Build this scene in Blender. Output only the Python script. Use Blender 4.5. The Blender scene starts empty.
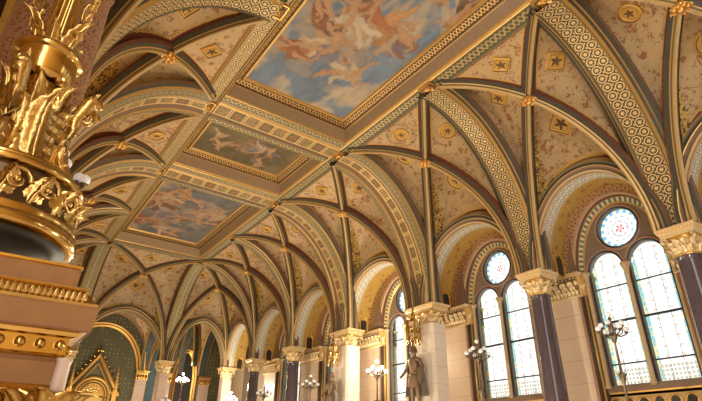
import bpy, bmesh, math, random
import numpy as np
from mathutils import Vector, Matrix
random.seed(4)
PI = math.pi
C = bpy.context.scene.collection
sc = bpy.context.scene

# ---------------------------------------------------------------- camera, world, exposure
cam_d = bpy.data.cameras.new('camera'); cam = bpy.data.objects.new('camera', cam_d); C.objects.link(cam)
cam_d.sensor_width = 36; cam_d.lens = 504.75/702*36; cam_d.clip_start = .02; cam_d.clip_end = 300
_r = Vector((0.81540323, -0.57878863, 0.01101367)); _u = Vector((-0.27046902, -0.36408038, 0.8912306)); _f = Vector((0.51182428, 0.72969117, 0.45341671))
cam.matrix_world = Matrix(((_r.x, _u.x, -_f.x, 0), (_r.y, _u.y, -_f.y, 0), (_r.z, _u.z, -_f.z, 0), (0, 0, 0, 1)))
sc.camera = cam
w = bpy.data.worlds.new('sky'); sc.world = w; w.use_nodes = True
w.node_tree.nodes['Background'].inputs[0].default_value = (1, .97, .93, 1)
w.node_tree.nodes['Background'].inputs[1].default_value = 5.0
sc.view_settings.view_transform = 'Standard'; sc.view_settings.look = 'None'
sc.view_settings.exposure = 0.25; sc.view_settings.gamma = 1
try: sc.cycles.max_bounces = 8; sc.cycles.diffuse_bounces = 5; sc.cycles.transparent_max_bounces = 12; sc.cycles.sample_clamp_indirect = 6
except Exception: pass
LAMP_W = 230      # watts of one lit candelabrum

# ---------------------------------------------------------------- dimensions (metres)
aL, aR, WR, YF, HC, H = 3.643, 8.832, 12.734, 31.486, 4.894, 10.0
DX = WR-aR; WL = aL-DX
YN = [-3.9, 0.36, 4.463, 8.528, 13.283, 18.363, 22.99, 27.452]   # rows of columns
FLOOR = -1.6

# ---------------------------------------------------------------- node helper
class E:
    nt = None
    def __init__(s, v): s.v = v
    @staticmethod
    def m(op, *a, clamp=False):
        n = E.nt.nodes.new('ShaderNodeMath'); n.operation = op; n.use_clamp = clamp
        for i, x in enumerate(a):
            x = x.v if isinstance(x, E) else x
            if isinstance(x, (int, float)): n.inputs[i].default_value = x
            else: E.nt.links.new(x, n.inputs[i])
        return E(n.outputs[0])
    def __add__(s, o): return E.m('ADD', s, o)
    __radd__ = __add__
    def __sub__(s, o): return E.m('SUBTRACT', s, o)
    def __rsub__(s, o): return E.m('SUBTRACT', o, s)
    def __mul__(s, o): return E.m('MULTIPLY', s, o)
    __rmul__ = __mul__
    def __truediv__(s, o): return E.m('DIVIDE', s, o)
    def frac(s): return E.m('FRACT', s)
    def floor(s): return E.m('FLOOR', s)
    def abs(s): return E.m('ABSOLUTE', s)
    def sin(s): return E.m('SINE', s)
    def cos(s): return E.m('COSINE', s)
    def sqrt(s): return E.m('SQRT', s)
    def lt(s, o): return E.m('LESS_THAN', s, o)
    def gt(s, o): return E.m('GREATER_THAN', s, o)
    def min(s, o): return E.m('MINIMUM', s, o)
    def max(s, o): return E.m('MAXIMUM', s, o)
    def soft(s, a, b):      # 1 below a, 0 above b
        return E.m('DIVIDE', b-s, b-a, clamp=True)

def newmat(name):
    m = bpy.data.materials.new(name); m.use_nodes = True; E.nt = m.node_tree
    return m, m.node_tree.nodes['Principled BSDF']
def mixc(fac, a, b):
    n = E.nt.nodes.new('ShaderNodeMix'); n.data_type = 'RGBA'
    f = fac.v if isinstance(fac, E) else fac
    if isinstance(f, (int, float)): n.inputs[0].default_value = f
    else: E.nt.links.new(f, n.inputs[0])
    for i, c in ((6, a), (7, b)):
        if isinstance(c, tuple): n.inputs[i].default_value = (*c[:3], 1)
        else: E.nt.links.new(c, n.inputs[i])
    return n.outputs[2]
def uvs():
    n = E.nt.nodes.new('ShaderNodeUVMap'); n.uv_map = 'UVMap'
    s = E.nt.nodes.new('ShaderNodeSeparateXYZ'); E.nt.links.new(n.outputs[0], s.inputs[0])
    return E(s.outputs[0]), E(s.outputs[1])
def objxyz():
    n = E.nt.nodes.new('ShaderNodeTexCoord'); return n.outputs['Object']
def noise(scale, detail=3, dist=0, vec=None, out=0):
    n = E.nt.nodes.new('ShaderNodeTexNoise'); n.inputs['Scale'].default_value = scale
    n.inputs['Detail'].default_value = detail; n.inputs['Distortion'].default_value = dist
    E.nt.links.new(vec or objxyz(), n.inputs['Vector']); return E(n.outputs[out])
def voro(scale, vec=None, rnd=1.0):
    n = E.nt.nodes.new('ShaderNodeTexVoronoi'); n.inputs['Scale'].default_value = scale; n.inputs['Randomness'].default_value = rnd
    E.nt.links.new(vec or objxyz(), n.inputs['Vector'])
    s = E.nt.nodes.new('ShaderNodeSeparateColor'); E.nt.links.new(n.outputs['Color'], s.inputs[0])
    return E(n.outputs['Distance']), E(s.outputs[0])
def setc(b, c, rough=.5, metal=0.0):
    if isinstance(c, tuple): b.inputs['Base Color'].default_value = (*c[:3], 1)
    else: E.nt.links.new(c, b.inputs['Base Color'])
    for k, v in (('Roughness', rough), ('Metallic', metal)):
        if isinstance(v, E): E.nt.links.new(v.v, b.inputs[k])
        else: b.inputs[k].default_value = v
def bump(b, h, strength=.4, dist=.02):
    n = E.nt.nodes.new('ShaderNodeBump'); n.inputs['Strength'].default_value = strength; n.inputs['Distance'].default_value = dist
    E.nt.links.new(h.v, n.inputs['Height']); E.nt.links.new(n.outputs[0], b.inputs['Normal'])

GOLD = (.72, .43, .11); GOLDL = (.86, .62, .26); DGR = (.09, .10, .07); DRED = (.22, .05, .025); CREAM = (.78, .66, .45)
M = {}
def plain(name, c, rough=.55, metal=0.0, var=.12):
    m, b = newmat(name)
    setc(b, mixc(noise(7, 3), tuple(x*(1-var) for x in c), tuple(min(1, x*(1+var)) for x in c)), rough, metal); M[name] = m; return m
plain('gilding', (.78, .47, .13), .36, .72)
plain('gilt_line', (.66, .42, .14), .42, .5)
plain('lit_carved_gold', (.76, .58, .31), .4, .4)  # paler copy of the carved gold, window light put into its colour
plain('dark_green_paint', (.055, .052, .032)); plain('dark_red_paint', (.14, .05, .025)); plain('cream_paint', (.50, .36, .185))
plain('taupe_paint', (.47, .35, .235)); plain('pale_cream', (.80, .72, .58)); plain('dark_bronze', (.16, .11, .07), .35, .8)
plain('ochre_paint', (.48, .31, .11)); plain('grey_green_paint', (.14, .115, .055)); plain('blue_paint', (.07, .12, .15)); plain('recess_shade', (.03, .025, .02))
plain('medal_gold', (.82, .52, .13), .4, .3); plain('medal_field', (.62, .38, .09))
plain('lead', (.05, .055, .07), .4, .5); plain('steel_bronze', (.20, .155, .11), .4, .7)
plain('rosy_moulding', (.36, .21, .13)); plain('brown_paint', (.20, .12, .07))

def band_mat(name, kind, fg, bg, metal=.35, cell=.3):
    m, b = newmat(name); u, v = uvs()
    if kind == 'guilloche':
        U = u/cell; V = v*2; row = V.floor(); fx = (U+row*.5).frac()-.5; fy = V.frac()-.5
        r = (fx*fx+fy*fy).sqrt(); ring = (r-.40).abs().lt(.058)
        th = E.m('ARCTAN2', fy, fx); pet = r.lt(.10+.13*(th*3).cos().abs())
        d2 = ((fx.abs()-.5)*(fx.abs()-.5)+(fy.abs()-.5)*(fy.abs()-.5)).sqrt(); dot = d2.lt(.13)
        f = ring.max(pet).max(dot)
    elif kind == 'meander':
        U = u/cell; V = v*2; row = V.floor(); fx = ((U+row*.5).frac()-.5); fy = V.frac()-.5
        q = fx.abs().max(fy.abs()); f = (q-.36).abs().lt(.06).max(q.lt(.15)).max((fx-fy).abs().lt(.06)*q.gt(.15)).max((v-.5).abs().lt(.03))
    elif kind == 'diamond':
        U = u/cell; fx = (U.frac()-.5).abs(); fy = (v-.5).abs(); q = fx+fy
        f = (q-.42).abs().lt(.055).max(q.lt(.17)).max(q.gt(.8))
    elif kind == 'scroll':
        U = u*(2*PI/cell); s = v-.5-.27*U.sin(); f = s.abs().lt(.10)
        s2 = (v-.5+.27*U.sin()).abs().lt(.06); U2 = (u/cell*2+.5).frac()-.5
        r = (U2*U2+((v-.5)*(v-.5))).sqrt(); f = f.max(s2).max(r.lt(.2))
    elif kind == 'panels':
        U = u/cell; fx = (U.frac()-.5).abs(); fy = (v-.5).abs()
        frame = fx.gt(.40)*fx.lt(.46); frame = frame.max(fy.gt(.42))
        alt = (U*.5).frac().gt(.5); n = noise(14, 2).gt(.52)
        q = fx+fy; med = q.lt(.33)
        c1 = mixc(n, (.40, .27, .11), (.20, .16, .07)); c2 = mixc(med*n.max(.35), (.17, .15, .075), (.42, .15, .045))
        c = mixc(alt, c1, c2); setc(b, mixc(frame, c, GOLDL), .5, .15); M[name] = m; return m
    elif kind == 'leafrow':
        U = u/cell; fx = (U.frac()-.5).abs(); f = fx.lt(.36*(1-v).sqrt()).max(v.lt(.08))
        f = f*(fx.gt(.03).max(v.gt(.8)))
    elif kind == 'redgold':
        U = u/cell; row = (v*3).floor(); fx = (U+row*.5).frac()-.5; fy = (v*3).frac()-.5
        r = (fx*fx+fy*fy).sqrt(); f = (r-.33).abs().lt(.09).max(r.lt(.12))
    elif kind == 'teeth':
        U = u/cell; f = (U.frac()-.5).abs().lt(.26)
    n = noise(30, 2)
    setc(b, mixc(f, bg, mixc(n, tuple(x*.8 for x in fg), fg)), .5, f*metal); bump(b, f, .5, .015)
    M[name] = m; return m
band_mat('guilloche_band', 'guilloche', GOLDL, (.055, .06, .05), cell=.27)
band_mat('rail_band', 'guilloche', (.80, .58, .24), (.20, .15, .09), cell=.28)
band_mat('rail_green_band', 'scroll', (.66, .52, .25), (.13, .125, .07), cell=.3)
band_mat('meander_band', 'meander', (.56, .47, .26), (.15, .13, .065), .2, cell=.28)
band_mat('lit_soffit_band', 'meander', (.86, .82, .70), (.33, .32, .25), .0, cell=.24)  # cream meander, whitened by window light put into the colour
band_mat('diamond_band', 'diamond', (.56, .41, .17), (.17, .145, .075), .2, cell=.2)
band_mat('panel_band', 'panels', GOLDL, DGR, cell=.52)
band_mat('cornice_leaves', 'leafrow', (.84, .55, .18), (.10, .06, .03), .6, cell=.20)
band_mat('frieze_scroll', 'scroll', (.72, .46, .15), (.07, .035, .015), .6, cell=.22)
band_mat('red_gold_band', 'redgold', (.60, .36, .10), (.15, .045, .03), .3, cell=.2)
band_mat('tooth_band', 'teeth', (.62, .40, .26), (.24, .10, .06), .1, cell=.10)
band_mat('blue_band', 'diamond', (.11, .12, .09), (.035, .045, .05), .1, cell=.5)
band_mat('green_teeth', 'teeth', (.10, .17, .15), (.62, .52, .30), .1, cell=.16)

def web_mat(name, base, rim):
    m, b = newmat(name); u, v = uvs()      # u = metres from the nearest rib, v = spandrel flag
    vec = objxyz()
    cloud = noise(1.7, 2)
    c = mixc(cloud, tuple(x*.9 for x in base), tuple(x*1.07 for x in base))
    vine = (noise(2.6, 2, .6)-.5).abs().lt(.012) * noise(3.3, 1).gt(.47)
    c = mixc(vine*.75, c, (.24, .13, .06))
    d, k = voro(3.6); leaf = d.lt(.33)*(noise(13, 2, 1.0).gt(.50))*k.gt(.35)
    c = mixc(leaf*.9, c, (.31, .13, .06))
    d2, k2 = voro(7.5); dots = d2.lt(.20)*k2.gt(.6)
    c = mixc(dots*.9, c, (.14, .13, .07))
    d3, k3 = voro(3.1); fig = d3.lt(.40)*noise(6, 3, 1.8).gt(.52)*k3.lt(.6)
    c = mixc(fig*.95, c, (.36, .14, .05))
    c = mixc(u.lt(.035), c, rim); c = mixc((u-.055).abs().lt(.02), c, (.62, .38, .10)); 
    sp = (noise(9, 2, .8)-.5).abs().lt(.05)
    c = mixc(v.gt(.5), c, mixc(sp, (.66, .42, .10), (.09, .06, .03)))
    setc(b, c, .7); M[name] = m; return m
web_mat('web_warm', (.56, .40, .21), (.20, .06, .03))
web_mat('web_pink', (.60, .435, .25), (.22, .09, .05))
web_mat('web_rose', (.58, .43, .255), (.08, .08, .05))

def marble(name, c1, c2, c3=None, scale=3, rough=.25, blocks=0):
    m, b = newmat(name); n = noise(scale, 5, 1.2); c = mixc(n, c1, c2)
    if c3: d, k = voro(62); c = mixc(d.lt(.5)*k.gt(.55), c, c3)
    if blocks:
        s = E.nt.nodes.new('ShaderNodeSeparateXYZ'); E.nt.links.new(objxyz(), s.inputs[0])
        z = E(s.outputs[2]); c = mixc((z/blocks).frac().lt(.03), c, tuple(x*.8 for x in c1))
    setc(b, c, rough); M[name] = m; return m
marble('purple_marble', (.06, .045, .055), (.13, .10, .12), rough=.12)
marble('pink_granite', (.22, .10, .055), (.42, .23, .14), (.09, .04, .025), 30, .2)
marble('rosy_marble', (.23, .11, .045), (.34, .18, .09), None, 6, .14)
marble('beige_marble', (.60, .45, .31), (.74, .58, .42), None, 1.2, .35, .62)
marble('pale_stone', (.72, .62, .52), (.84, .76, .66), None, 1.5, .45, .55)
marble('rose_stone', (.55, .40, .33), (.68, .52, .44), None, 1.5, .35, .8)
marble('floor_stone', (.62, .50, .38), (.74, .62, .50), None, .8, .3)

m, b = newmat('yellow_vault'); n = noise(5, 3, .8); d, k = voro(3.4)
setc(b, mixc(d.lt(.3)*noise(12, 2).gt(.5), mixc(n, (.42, .25, .05), (.56, .36, .09)), (.26, .11, .04)), .55); M['yellow_vault'] = m
m, b = newmat('diaper_wall'); d, k = voro(6, None, .25)
setc(b, mixc(d.lt(.18), (.13, .115, .055), (.42, .34, .14)), .6); M['diaper_wall'] = m
m, b = newmat('tympanum_wall'); d, k = voro(9, None, .1)
setc(b, mixc(d.lt(.17), (.20, .15, .10), (.42, .32, .16)), .6); M['tympanum_wall'] = m
m, b = newmat('green_diaper'); d, k = voro(4, None, .2)
setc(b, mixc(d.lt(.2), (.10, .095, .05), (.30, .27, .13)), .65); M['green_diaper'] = m
m, b = newmat('polychrome'); setc(b, mixc(noise(6, 3, .6), (.12, .07, .045), (.34, .22, .12)), .5, .2); M['polychrome'] = m
m, b = newmat('cape_paint'); setc(b, mixc(noise(6, 3, .6), (.12, .12, .11), (.30, .24, .16)), .5, .2); M['cape_paint'] = m

m, b = newmat('polished_gold'); n = noise(9, 4, .5)
setc(b, mixc(n, (.50, .31, .085), (.68, .46, .16)), .16, 1.0); M['polished_gold'] = m
m, b = newmat('carved_gold'); n = noise(24, 4, .8)
setc(b, mixc(n, (.42, .26, .075), (.72, .51, .21)), .26, 1.0); bump(b, n, .5, .01); M['carved_gold'] = m

def emis(name, col, s):
    m, b = newmat(name); setc(b, (.9, .9, .9), .3)
    b.inputs['Emission Color'].default_value = (*col, 1); b.inputs['Emission Strength'].default_value = s; M[name] = m; return m
emis('lit_globe', (1, .86, .62), 30.0); emis('unlit_globe_glow', (.9, .93, 1), .18)  # unlit globes also carry a faint glow of their own
def glass(name, kind):
    m = bpy.data.materials.new(name); m.use_nodes = True; E.nt = m.node_tree; nt = m.node_tree; nt.nodes.clear()
    u, v = uvs(); o = nt.nodes.new('ShaderNodeOutputMaterial'); t = nt.nodes.new('ShaderNodeBsdfTransparent')
    vx, vk = voro(11); base = mixc(vk, (.16, .17, .175), (.29, .29, .275))
    if kind == 'lancet':      # u from -1 to 1 across, v metres upwards
        edge = u.abs().gt(.78); dd, kk = voro(16)
        c = mixc(edge, base, mixc(kk.gt(.55), (.06, .13, .14), (.17, .16, .09)))
        dots = ((v*4.2).frac()-.5).abs().lt(.10)*((u*1.0).abs()-.42).abs().lt(.07)
        c = mixc(dots*.9, c, (.17, .11, .075))
        bot = v.lt(.42); c = mixc(bot*((v*30+u*16).sin()*(v*30-u*16).sin()).gt(.1), c, (.12, .11, .085))
    else:                      # u radius, v angle turns
        c = mixc(u.gt(.80), base, mixc(((v*16).frac()).gt(.5), (.05, .11, .18), (.18, .21, .15)))
        c = mixc((u-.38).abs().lt(.035)*((v*20).frac().gt(.5)), c, (.07, .03, .05))
        c = mixc((u-.62).abs().lt(.03)*((v*12).frac().gt(.6)), c, (.04, .12, .10))
        c = mixc(u.lt(.22)*((v*5).frac().gt(.55)), c, (.25, .02, .02))
    nt.links.new(c, t.inputs[0]); nt.links.new(t.outputs[0], o.inputs[0]); M[name] = m
glass('lancet_glass', 'lancet'); glass('oculus_glass', 'oculus')

# ---------------------------------------------------------------- mesh helpers
def mesh(name, V, F, mats, mi=None, uv=None, parent=None, smooth=False):
    me = bpy.data.meshes.new(name); me.from_pydata([tuple(map(float, p)) for p in V], [], [tuple(f) for f in F])
    for m_ in (mats if isinstance(mats, (list, tuple)) else [mats]): me.materials.append(M[m_])
    if mi is not None: me.polygons.foreach_set('material_index', np.array(mi, dtype=np.int32))
    if uv is not None:
        l = me.uv_layers.new(name='UVMap'); l.data.foreach_set('uv', np.array(uv, dtype=np.float32).ravel())
    if smooth: me.polygons.foreach_set('use_smooth', [True]*len(me.polygons))
    me.update()
    o = bpy.data.objects.new(name, me); C.objects.link(o)
    if parent: o.parent = parent
    return o
def thing(name, label=None, cat=None, loc=(0, 0, 0), rotz=0, group=None, kind=None):
    o = bpy.data.objects.new(name, None); C.objects.link(o); o.empty_display_size = .1
    o.location = loc; o.rotation_euler = (0, 0, rotz); tag(o, label, cat, group, kind); return o
def tag(o, label=None, cat=None, group=None, kind=None):
    if label: o['label'] = label
    if cat: o['category'] = cat
    if group: o['group'] = group
    if kind: o['kind'] = kind
    return o
def copy_tree(o, parent=None):
    c = o.copy(); C.objects.link(c); c.parent = parent
    for k in ('label',):
        pass
    for ch in list(o.children): copy_tree(ch, c)
    return c

class MB:
    """collects quads / boxes / tubes / lathes into one mesh"""
    def __init__(s): s.V = []; s.F = []; s.mi = []; s.UV = []
    def grid(s, P, mi=0, uv=None, closeu=False):
        """P: array (n,m,3)"""
        P = np.asarray(P, float); n, m_ = P.shape[:2]; b = len(s.V); s.V.extend(P.reshape(-1, 3).tolist())
        if uv is None:
            uu, vv = np.meshgrid(np.linspace(0, 1, n), np.linspace(0, 1, m_), indexing='ij'); uv = np.stack([uu, vv], -1)
        for i in range(n if closeu else n-1):
            i2 = (i+1) % n
            for j in range(m_-1):
                s.F.append((b+i*m_+j, b+i2*m_+j, b+i2*m_+j+1, b+i*m_+j+1)); s.mi.append(mi)
                s.UV += [uv[i][j], uv[i2][j], uv[i2][j+1], uv[i][j+1]]
        return s
    def poly(s, pts, mi=0):
        b = len(s.V); s.V.extend([tuple(p) for p in pts]); s.F.append(tuple(range(b, b+len(pts)))); s.mi.append(mi); s.UV += [(0, 0)]*len(pts); return s
    def box(s, a, c, mi=0):
        x0, y0, z0 = a; x1, y1, z1 = c
        v = [(x0, y0, z0), (x1, y0, z0), (x1, y1, z0), (x0, y1, z0), (x0, y0, z1), (x1, y0, z1), (x1, y1, z1), (x0, y1, z1)]
        b = len(s.V); s.V += v
        for f in ((0, 3, 2, 1), (4, 5, 6, 7), (0, 1, 5, 4), (1, 2, 6, 5), (2, 3, 7, 6), (3, 0, 4, 7)):
            s.F.append(tuple(b+i for i in f)); s.mi.append(mi); s.UV += [(0, 0), (1, 0), (1, 1), (0, 1)]
        return s
    def lathe(s, prof, n=24, mi=0, ctr=(0, 0), flute=None, uvs=1.0, square=False):
        """prof: list of (r,z)"""
        P = []
        for k in range(n):
            a = 2*PI*k/n; row = []
            for (r, z) in prof:
                rr = r
                if flute: rr = r*(1+flute[0]*math.cos(flute[1]*a))
                if square: rr = r/max(abs(math.cos(a)), abs(math.sin(a)))
                row.append((ctr[0]+rr*math.cos(a), ctr[1]+rr*math.sin(a), z))
            P.append(row)
        P = np.array(P)
        L = np.concatenate([[0], np.cumsum([math.dist(prof[i], prof[i+1]) for i in range(len(prof)-1)])])
        R = max(p[0] for p in prof)
        uv = [[(2*PI*R*k/n, L[j]) for j in range(len(prof))] for k in range(n+1)]
        b = len(s.V); m_ = len(prof); s.V.extend(P.reshape(-1, 3).tolist())
        for i in range(n):
            i2 = (i+1) % n
            for j in range(m_-1):
                s.F.append((b+i*m_+j, b+i2*m_+j, b+i2*m_+j+1, b+i*m_+j+1)); s.mi.append(mi)
                s.UV += [uv[i][j], uv[i+1][j], uv[i+1][j+1], uv[i][j+1]]
        for j, rev in ((0, True), (m_-1, False)):
            if prof[j][0] > 1e-4:
                ids = [b+i*m_+j for i in range(n)]; s.F.append(tuple(reversed(ids)) if rev else tuple(ids)); s.mi.append(mi); s.UV += [(0, 0)]*n
        return s
    def tube(s, pts, rad, n=8, mi=0):
        pts = [Vector(p) for p in pts]; rad = rad if isinstance(rad, (list, tuple)) else [rad]*len(pts); rows = []
        ref = Vector((0, 0, 1))
        for i, p in enumerate(pts):
            t = (pts[min(i+1, len(pts)-1)]-pts[max(i-1, 0)])
            t = t.normalized() if t.length > 1e-9 else Vector((0, 0, 1))
            a = ref.cross(t)
            if a.length < .05: a = Vector((1, 0, 0)).cross(t)
            a.normalize(); bb = t.cross(a)
            rows.append([tuple(p+(a*math.cos(2*PI*k/n)+bb*math.sin(2*PI*k/n))*rad[i]) for k in range(n+1)])
        s.grid(np.array(rows), mi)
        s.poly(list(reversed(rows[0][:-1])), mi); s.poly(rows[-1][:-1], mi); return s
    def ball(s, c, r, mi=0, n=12, sz=1.0):
        prof = [(max(1e-5, r*math.sin(PI*i/8)), c[2]-sz*r*math.cos(PI*i/8)) for i in range(9)]
        return s.lathe(prof, n, mi, (c[0], c[1]))
    def leaf(s, base, up, out, h, wd, curl=.35, mi=0, n=8, lobes=5, broad=False):
        """acanthus leaf: rises along up, bends to out, edges lobed, mid rib raised"""
        base = Vector(base); up = Vector(up).normalized(); out = Vector(out).normalized(); side = up.cross(out).normalized(); rows = []
        for i in range(n*2+1):
            t = i/(n*2)
            ang = curl*PI*t*t*1.25
            cx = h*(t - .25*curl*t**3); cy = h*curl*(t**2)*.55
            if t > .8: cx -= h*.9*(t-.8)**1.3*curl; cy += h*(t-.8)*.35
            wv = wd*(math.sin(PI*min(1, .12+.88*t)**.8)**.7)*(1-.25*t)*(1+.16*math.cos(2*PI*lobes*t))
            if broad: wv = wd*(.62+.38*math.sin(PI*t*.9))*max(0.02, 1-max(0, (t-.72)/.28)**2.2)*(1+.10*math.cos(2*PI*lobes*t))
            row = []
            for q in (-1, -.72, -.4, -.15, 0, .15, .4, .72, 1):
                lift = (1-abs(q))*.22*wd + .07*wd*math.cos(q*9)
                row.append(base+up*cx+out*(cy+lift-.12*wd*abs(q)*(1-t))+side*(q*wv*.5))
            rows.append(row)
        return s.grid(np.array([[tuple(p) for p in r] for r in rows]), mi)
    def build(s, name, mats, parent=None, smooth=False):
        return mesh(name, s.V, s.F, mats, s.mi, s.UV, parent, smooth)

def sweep(mb, path, lat, out, prof, closed=False):
    """prof: list of segments (a0,b0,a1,b1,mat_index); lateral a, outward b"""
    path = np.asarray(path, float); lat = np.asarray(lat, float); out = np.asarray(out, float)
    if lat.ndim == 1: lat = np.tile(lat, (len(path), 1))
    L = np.concatenate([[0], np.cumsum(np.linalg.norm(np.diff(path, axis=0), axis=1))])
    for (a0, b0, a1, b1, mi) in prof:
        P = np.stack([path+lat*a0+out*b0, path+lat*a1+out*b1], 1)
        uv = np.stack([np.stack([L, np.zeros_like(L)], -1), np.stack([L, np.ones_like(L)], -1)], 1)
        mb.grid(P, mi, uv)
    return mb
def outward(path, lat, centre):
    """unit normals perpendicular to path and lat, pointing towards centre"""
    path = np.asarray(path); t = np.gradient(path, axis=0); t /= np.linalg.norm(t, axis=1)[:, None]+1e-9
    lat = np.asarray(lat); lat = np.tile(lat, (len(path), 1)) if lat.ndim == 1 else lat
    n = np.cross(t, lat); n /= np.linalg.norm(n, axis=1)[:, None]+1e-9
    s = np.sign(np.sum(n*(np.asarray(centre)-path), axis=1)); s[s == 0] = 1
    s[:] = 1 if s.sum() > 0 else -1
    return n*s[:, None]
def symm(h):      # mirror a half profile given from the outside towards the middle
    return h+[(-a1, b1, -a0, b0, m_) for (a0, b0, a1, b1, m_) in reversed(h)]

PEX = 1.98
def cove(u): u = np.clip(u, 0, 1); return HC+(H-HC)*(1-u**PEX)**(1/PEX)
TT = 1-(1-np.linspace(0, 1, 33))**2.0          # finer near the springing

# ---------------------------------------------------------------- ribs
RM = ['dark_red_paint', 'dark_green_paint', 'gilt_line', 'guilloche_band', 'cream_paint', 'rosy_moulding', 'grey_green_paint', 'meander_band', 'panel_band', 'diamond_band', 'tooth_band', 'brown_paint', 'rail_band', 'rail_green_band']
I = {n: i for i, n in enumerate(RM)}
def prof_wide(pat):
    return symm([(-.60, -.05, -.56, .04, I['brown_paint']), (-.56, .04, -.47, .09, I['dark_green_paint']), (-.47, .09, -.44, .13, I['gilt_line']),
                 (-.44, .13, -.38, .16, I['dark_green_paint']), (-.38, .16, -.32, .23, I['gilt_line']), (-.32, .23, -.28, .20, I['grey_green_paint']), (-.28, .20, -.26, .22, I['gilt_line'])]) + [(-.26, .22, .26, .22, pat)]
def prof_triple():
    return symm([(-.84, -.05, -.80, .05, I['brown_paint']), (-.80, .05, -.72, .10, I['dark_green_paint']), (-.72, .10, -.68, .17, I['gilt_line']), (-.68, .17, -.42, .24, I['diamond_band']),
                 (-.42, .24, -.37, .26, I['cream_paint']), (-.37, .26, -.34, .21, I['gilt_line']), (-.34, .21, -.20, .15, I['brown_paint']), (-.20, .15, -.17, .15, I['gilt_line'])]) + [(-.17, .15, .17, .15, I['panel_band'])]
def prof_plain():
    return symm([(-.42, -.05, -.38, .05, I['dark_red_paint']), (-.38, .05, -.30, .10, I['dark_green_paint']), (-.30, .10, -.26, .13, I['gilt_line']), (-.26, .13, -.20, .16, I['grey_green_paint']),
                 (-.20, .16, -.15, .24, I['cream_paint'])]) + [(-.15, .24, .15, .24, I['diamond_band'])]
def prof_diag():
    return symm([(-.17, -.08, -.165, .02, I['dark_red_paint']), (-.165, .02, -.09, .10, I['dark_green_paint']), (-.09, .10, -.075, .13, I['gilt_line']), (-.075, .13, -.05, .17, I['grey_green_paint']), (-.05, .17, -.035, .21, I['gilt_line'])]) + [(-.035, .21, .035, .21, I['cream_paint'])]
def arc_path(x0, y0, x1, y1):
    """cove from rail point to springing, in plan straight"""
    return np.stack([x0+(x1-x0)*TT, y0+(y1-y0)*TT, cove(TT)], 1)

side_words = {'R': 'window side', 'L': 'left side by the foreground lamp'}
rowname_R = {0: 'beyond the right edge', 1: 'nearest the camera, right edge', 2: 'landing on the rightmost marble column', 3: 'landing on the dark column between the two big windows',
             4: 'landing on the stone pier with the large statue', 5: 'landing on the second stone pier with the smaller statue', 6: 'landing on the distant dark column', 7: 'landing on the last dark column before the corner'}
def transverse(side, i):
    Y = YN[i]; x0, x1 = (aR, WR-.05) if side == 'R' else (aL, WL+.05)
    P = arc_path(x0, Y, x1, Y); lat = np.array([0, 1., 0]); out = outward(P, lat, ((aL+aR)/2, Y, 3))
    pr, nm = {0: (prof_wide(I['guilloche_band']), 'gold ringed'), 1: (prof_wide(I['guilloche_band']), 'gold ringed'), 2: (prof_wide(I['guilloche_band']), 'broad gold ringed'), 3: (prof_wide(I['guilloche_band']), 'gold ringed'),
              4: (prof_triple(), 'wide triple banded'), 5: (prof_triple(), 'triple banded'), 6: (prof_plain(), 'slim moulded'), 7: (prof_plain(), 'slim moulded')}[i]
    mb = MB(); sweep(mb, P, lat, out, pr)
    o = mb.build('vault_rib', RM)
    if side == 'R': lab = nm+' vault rib '+rowname_R[i]
    else: lab = nm+' vault rib on the left, '+['behind the camera', 'overhead at the top left', 'first past the pink granite column', 'second past the pink granite column', 'meeting the beam between large and small paintings',
                 'meeting the beam between small painting and far painting', 'meeting the middle of the far painting beam', 'at the far left corner of the painted ceiling'][i]
    tag(o, lab, 'vault rib', 'broad ribs of the vault'); return o
for i in range(8): transverse('R', i)
for i in range(1, 8): transverse('L', i)
# ribs down to the far wall
for x, lab in ((aL, 'patterned vault rib running down to the far wall behind the gilded pedestal'), (aR, 'pale patterned vault rib running down to the far pink stone pier')):
    P = arc_path(x, YN[7], x, YF-.05); lat = np.array([1., 0, 0]); out = outward(P, lat, (x, YN[4], 3)); mb = MB()
    pr = symm([(-.46, -.05, -.42, .05, I['dark_red_paint']), (-.42, .05, -.34, .12, I['dark_green_paint']), (-.34, .12, -.28, .18, I['gilt_line'])])+[(-.28, .18, .28, .18, I['meander_band'])]
    sweep(mb, P, lat, out, pr); tag(mb.build('vault_rib', RM), lab, 'vault rib', 'broad ribs of the vault')

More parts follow.
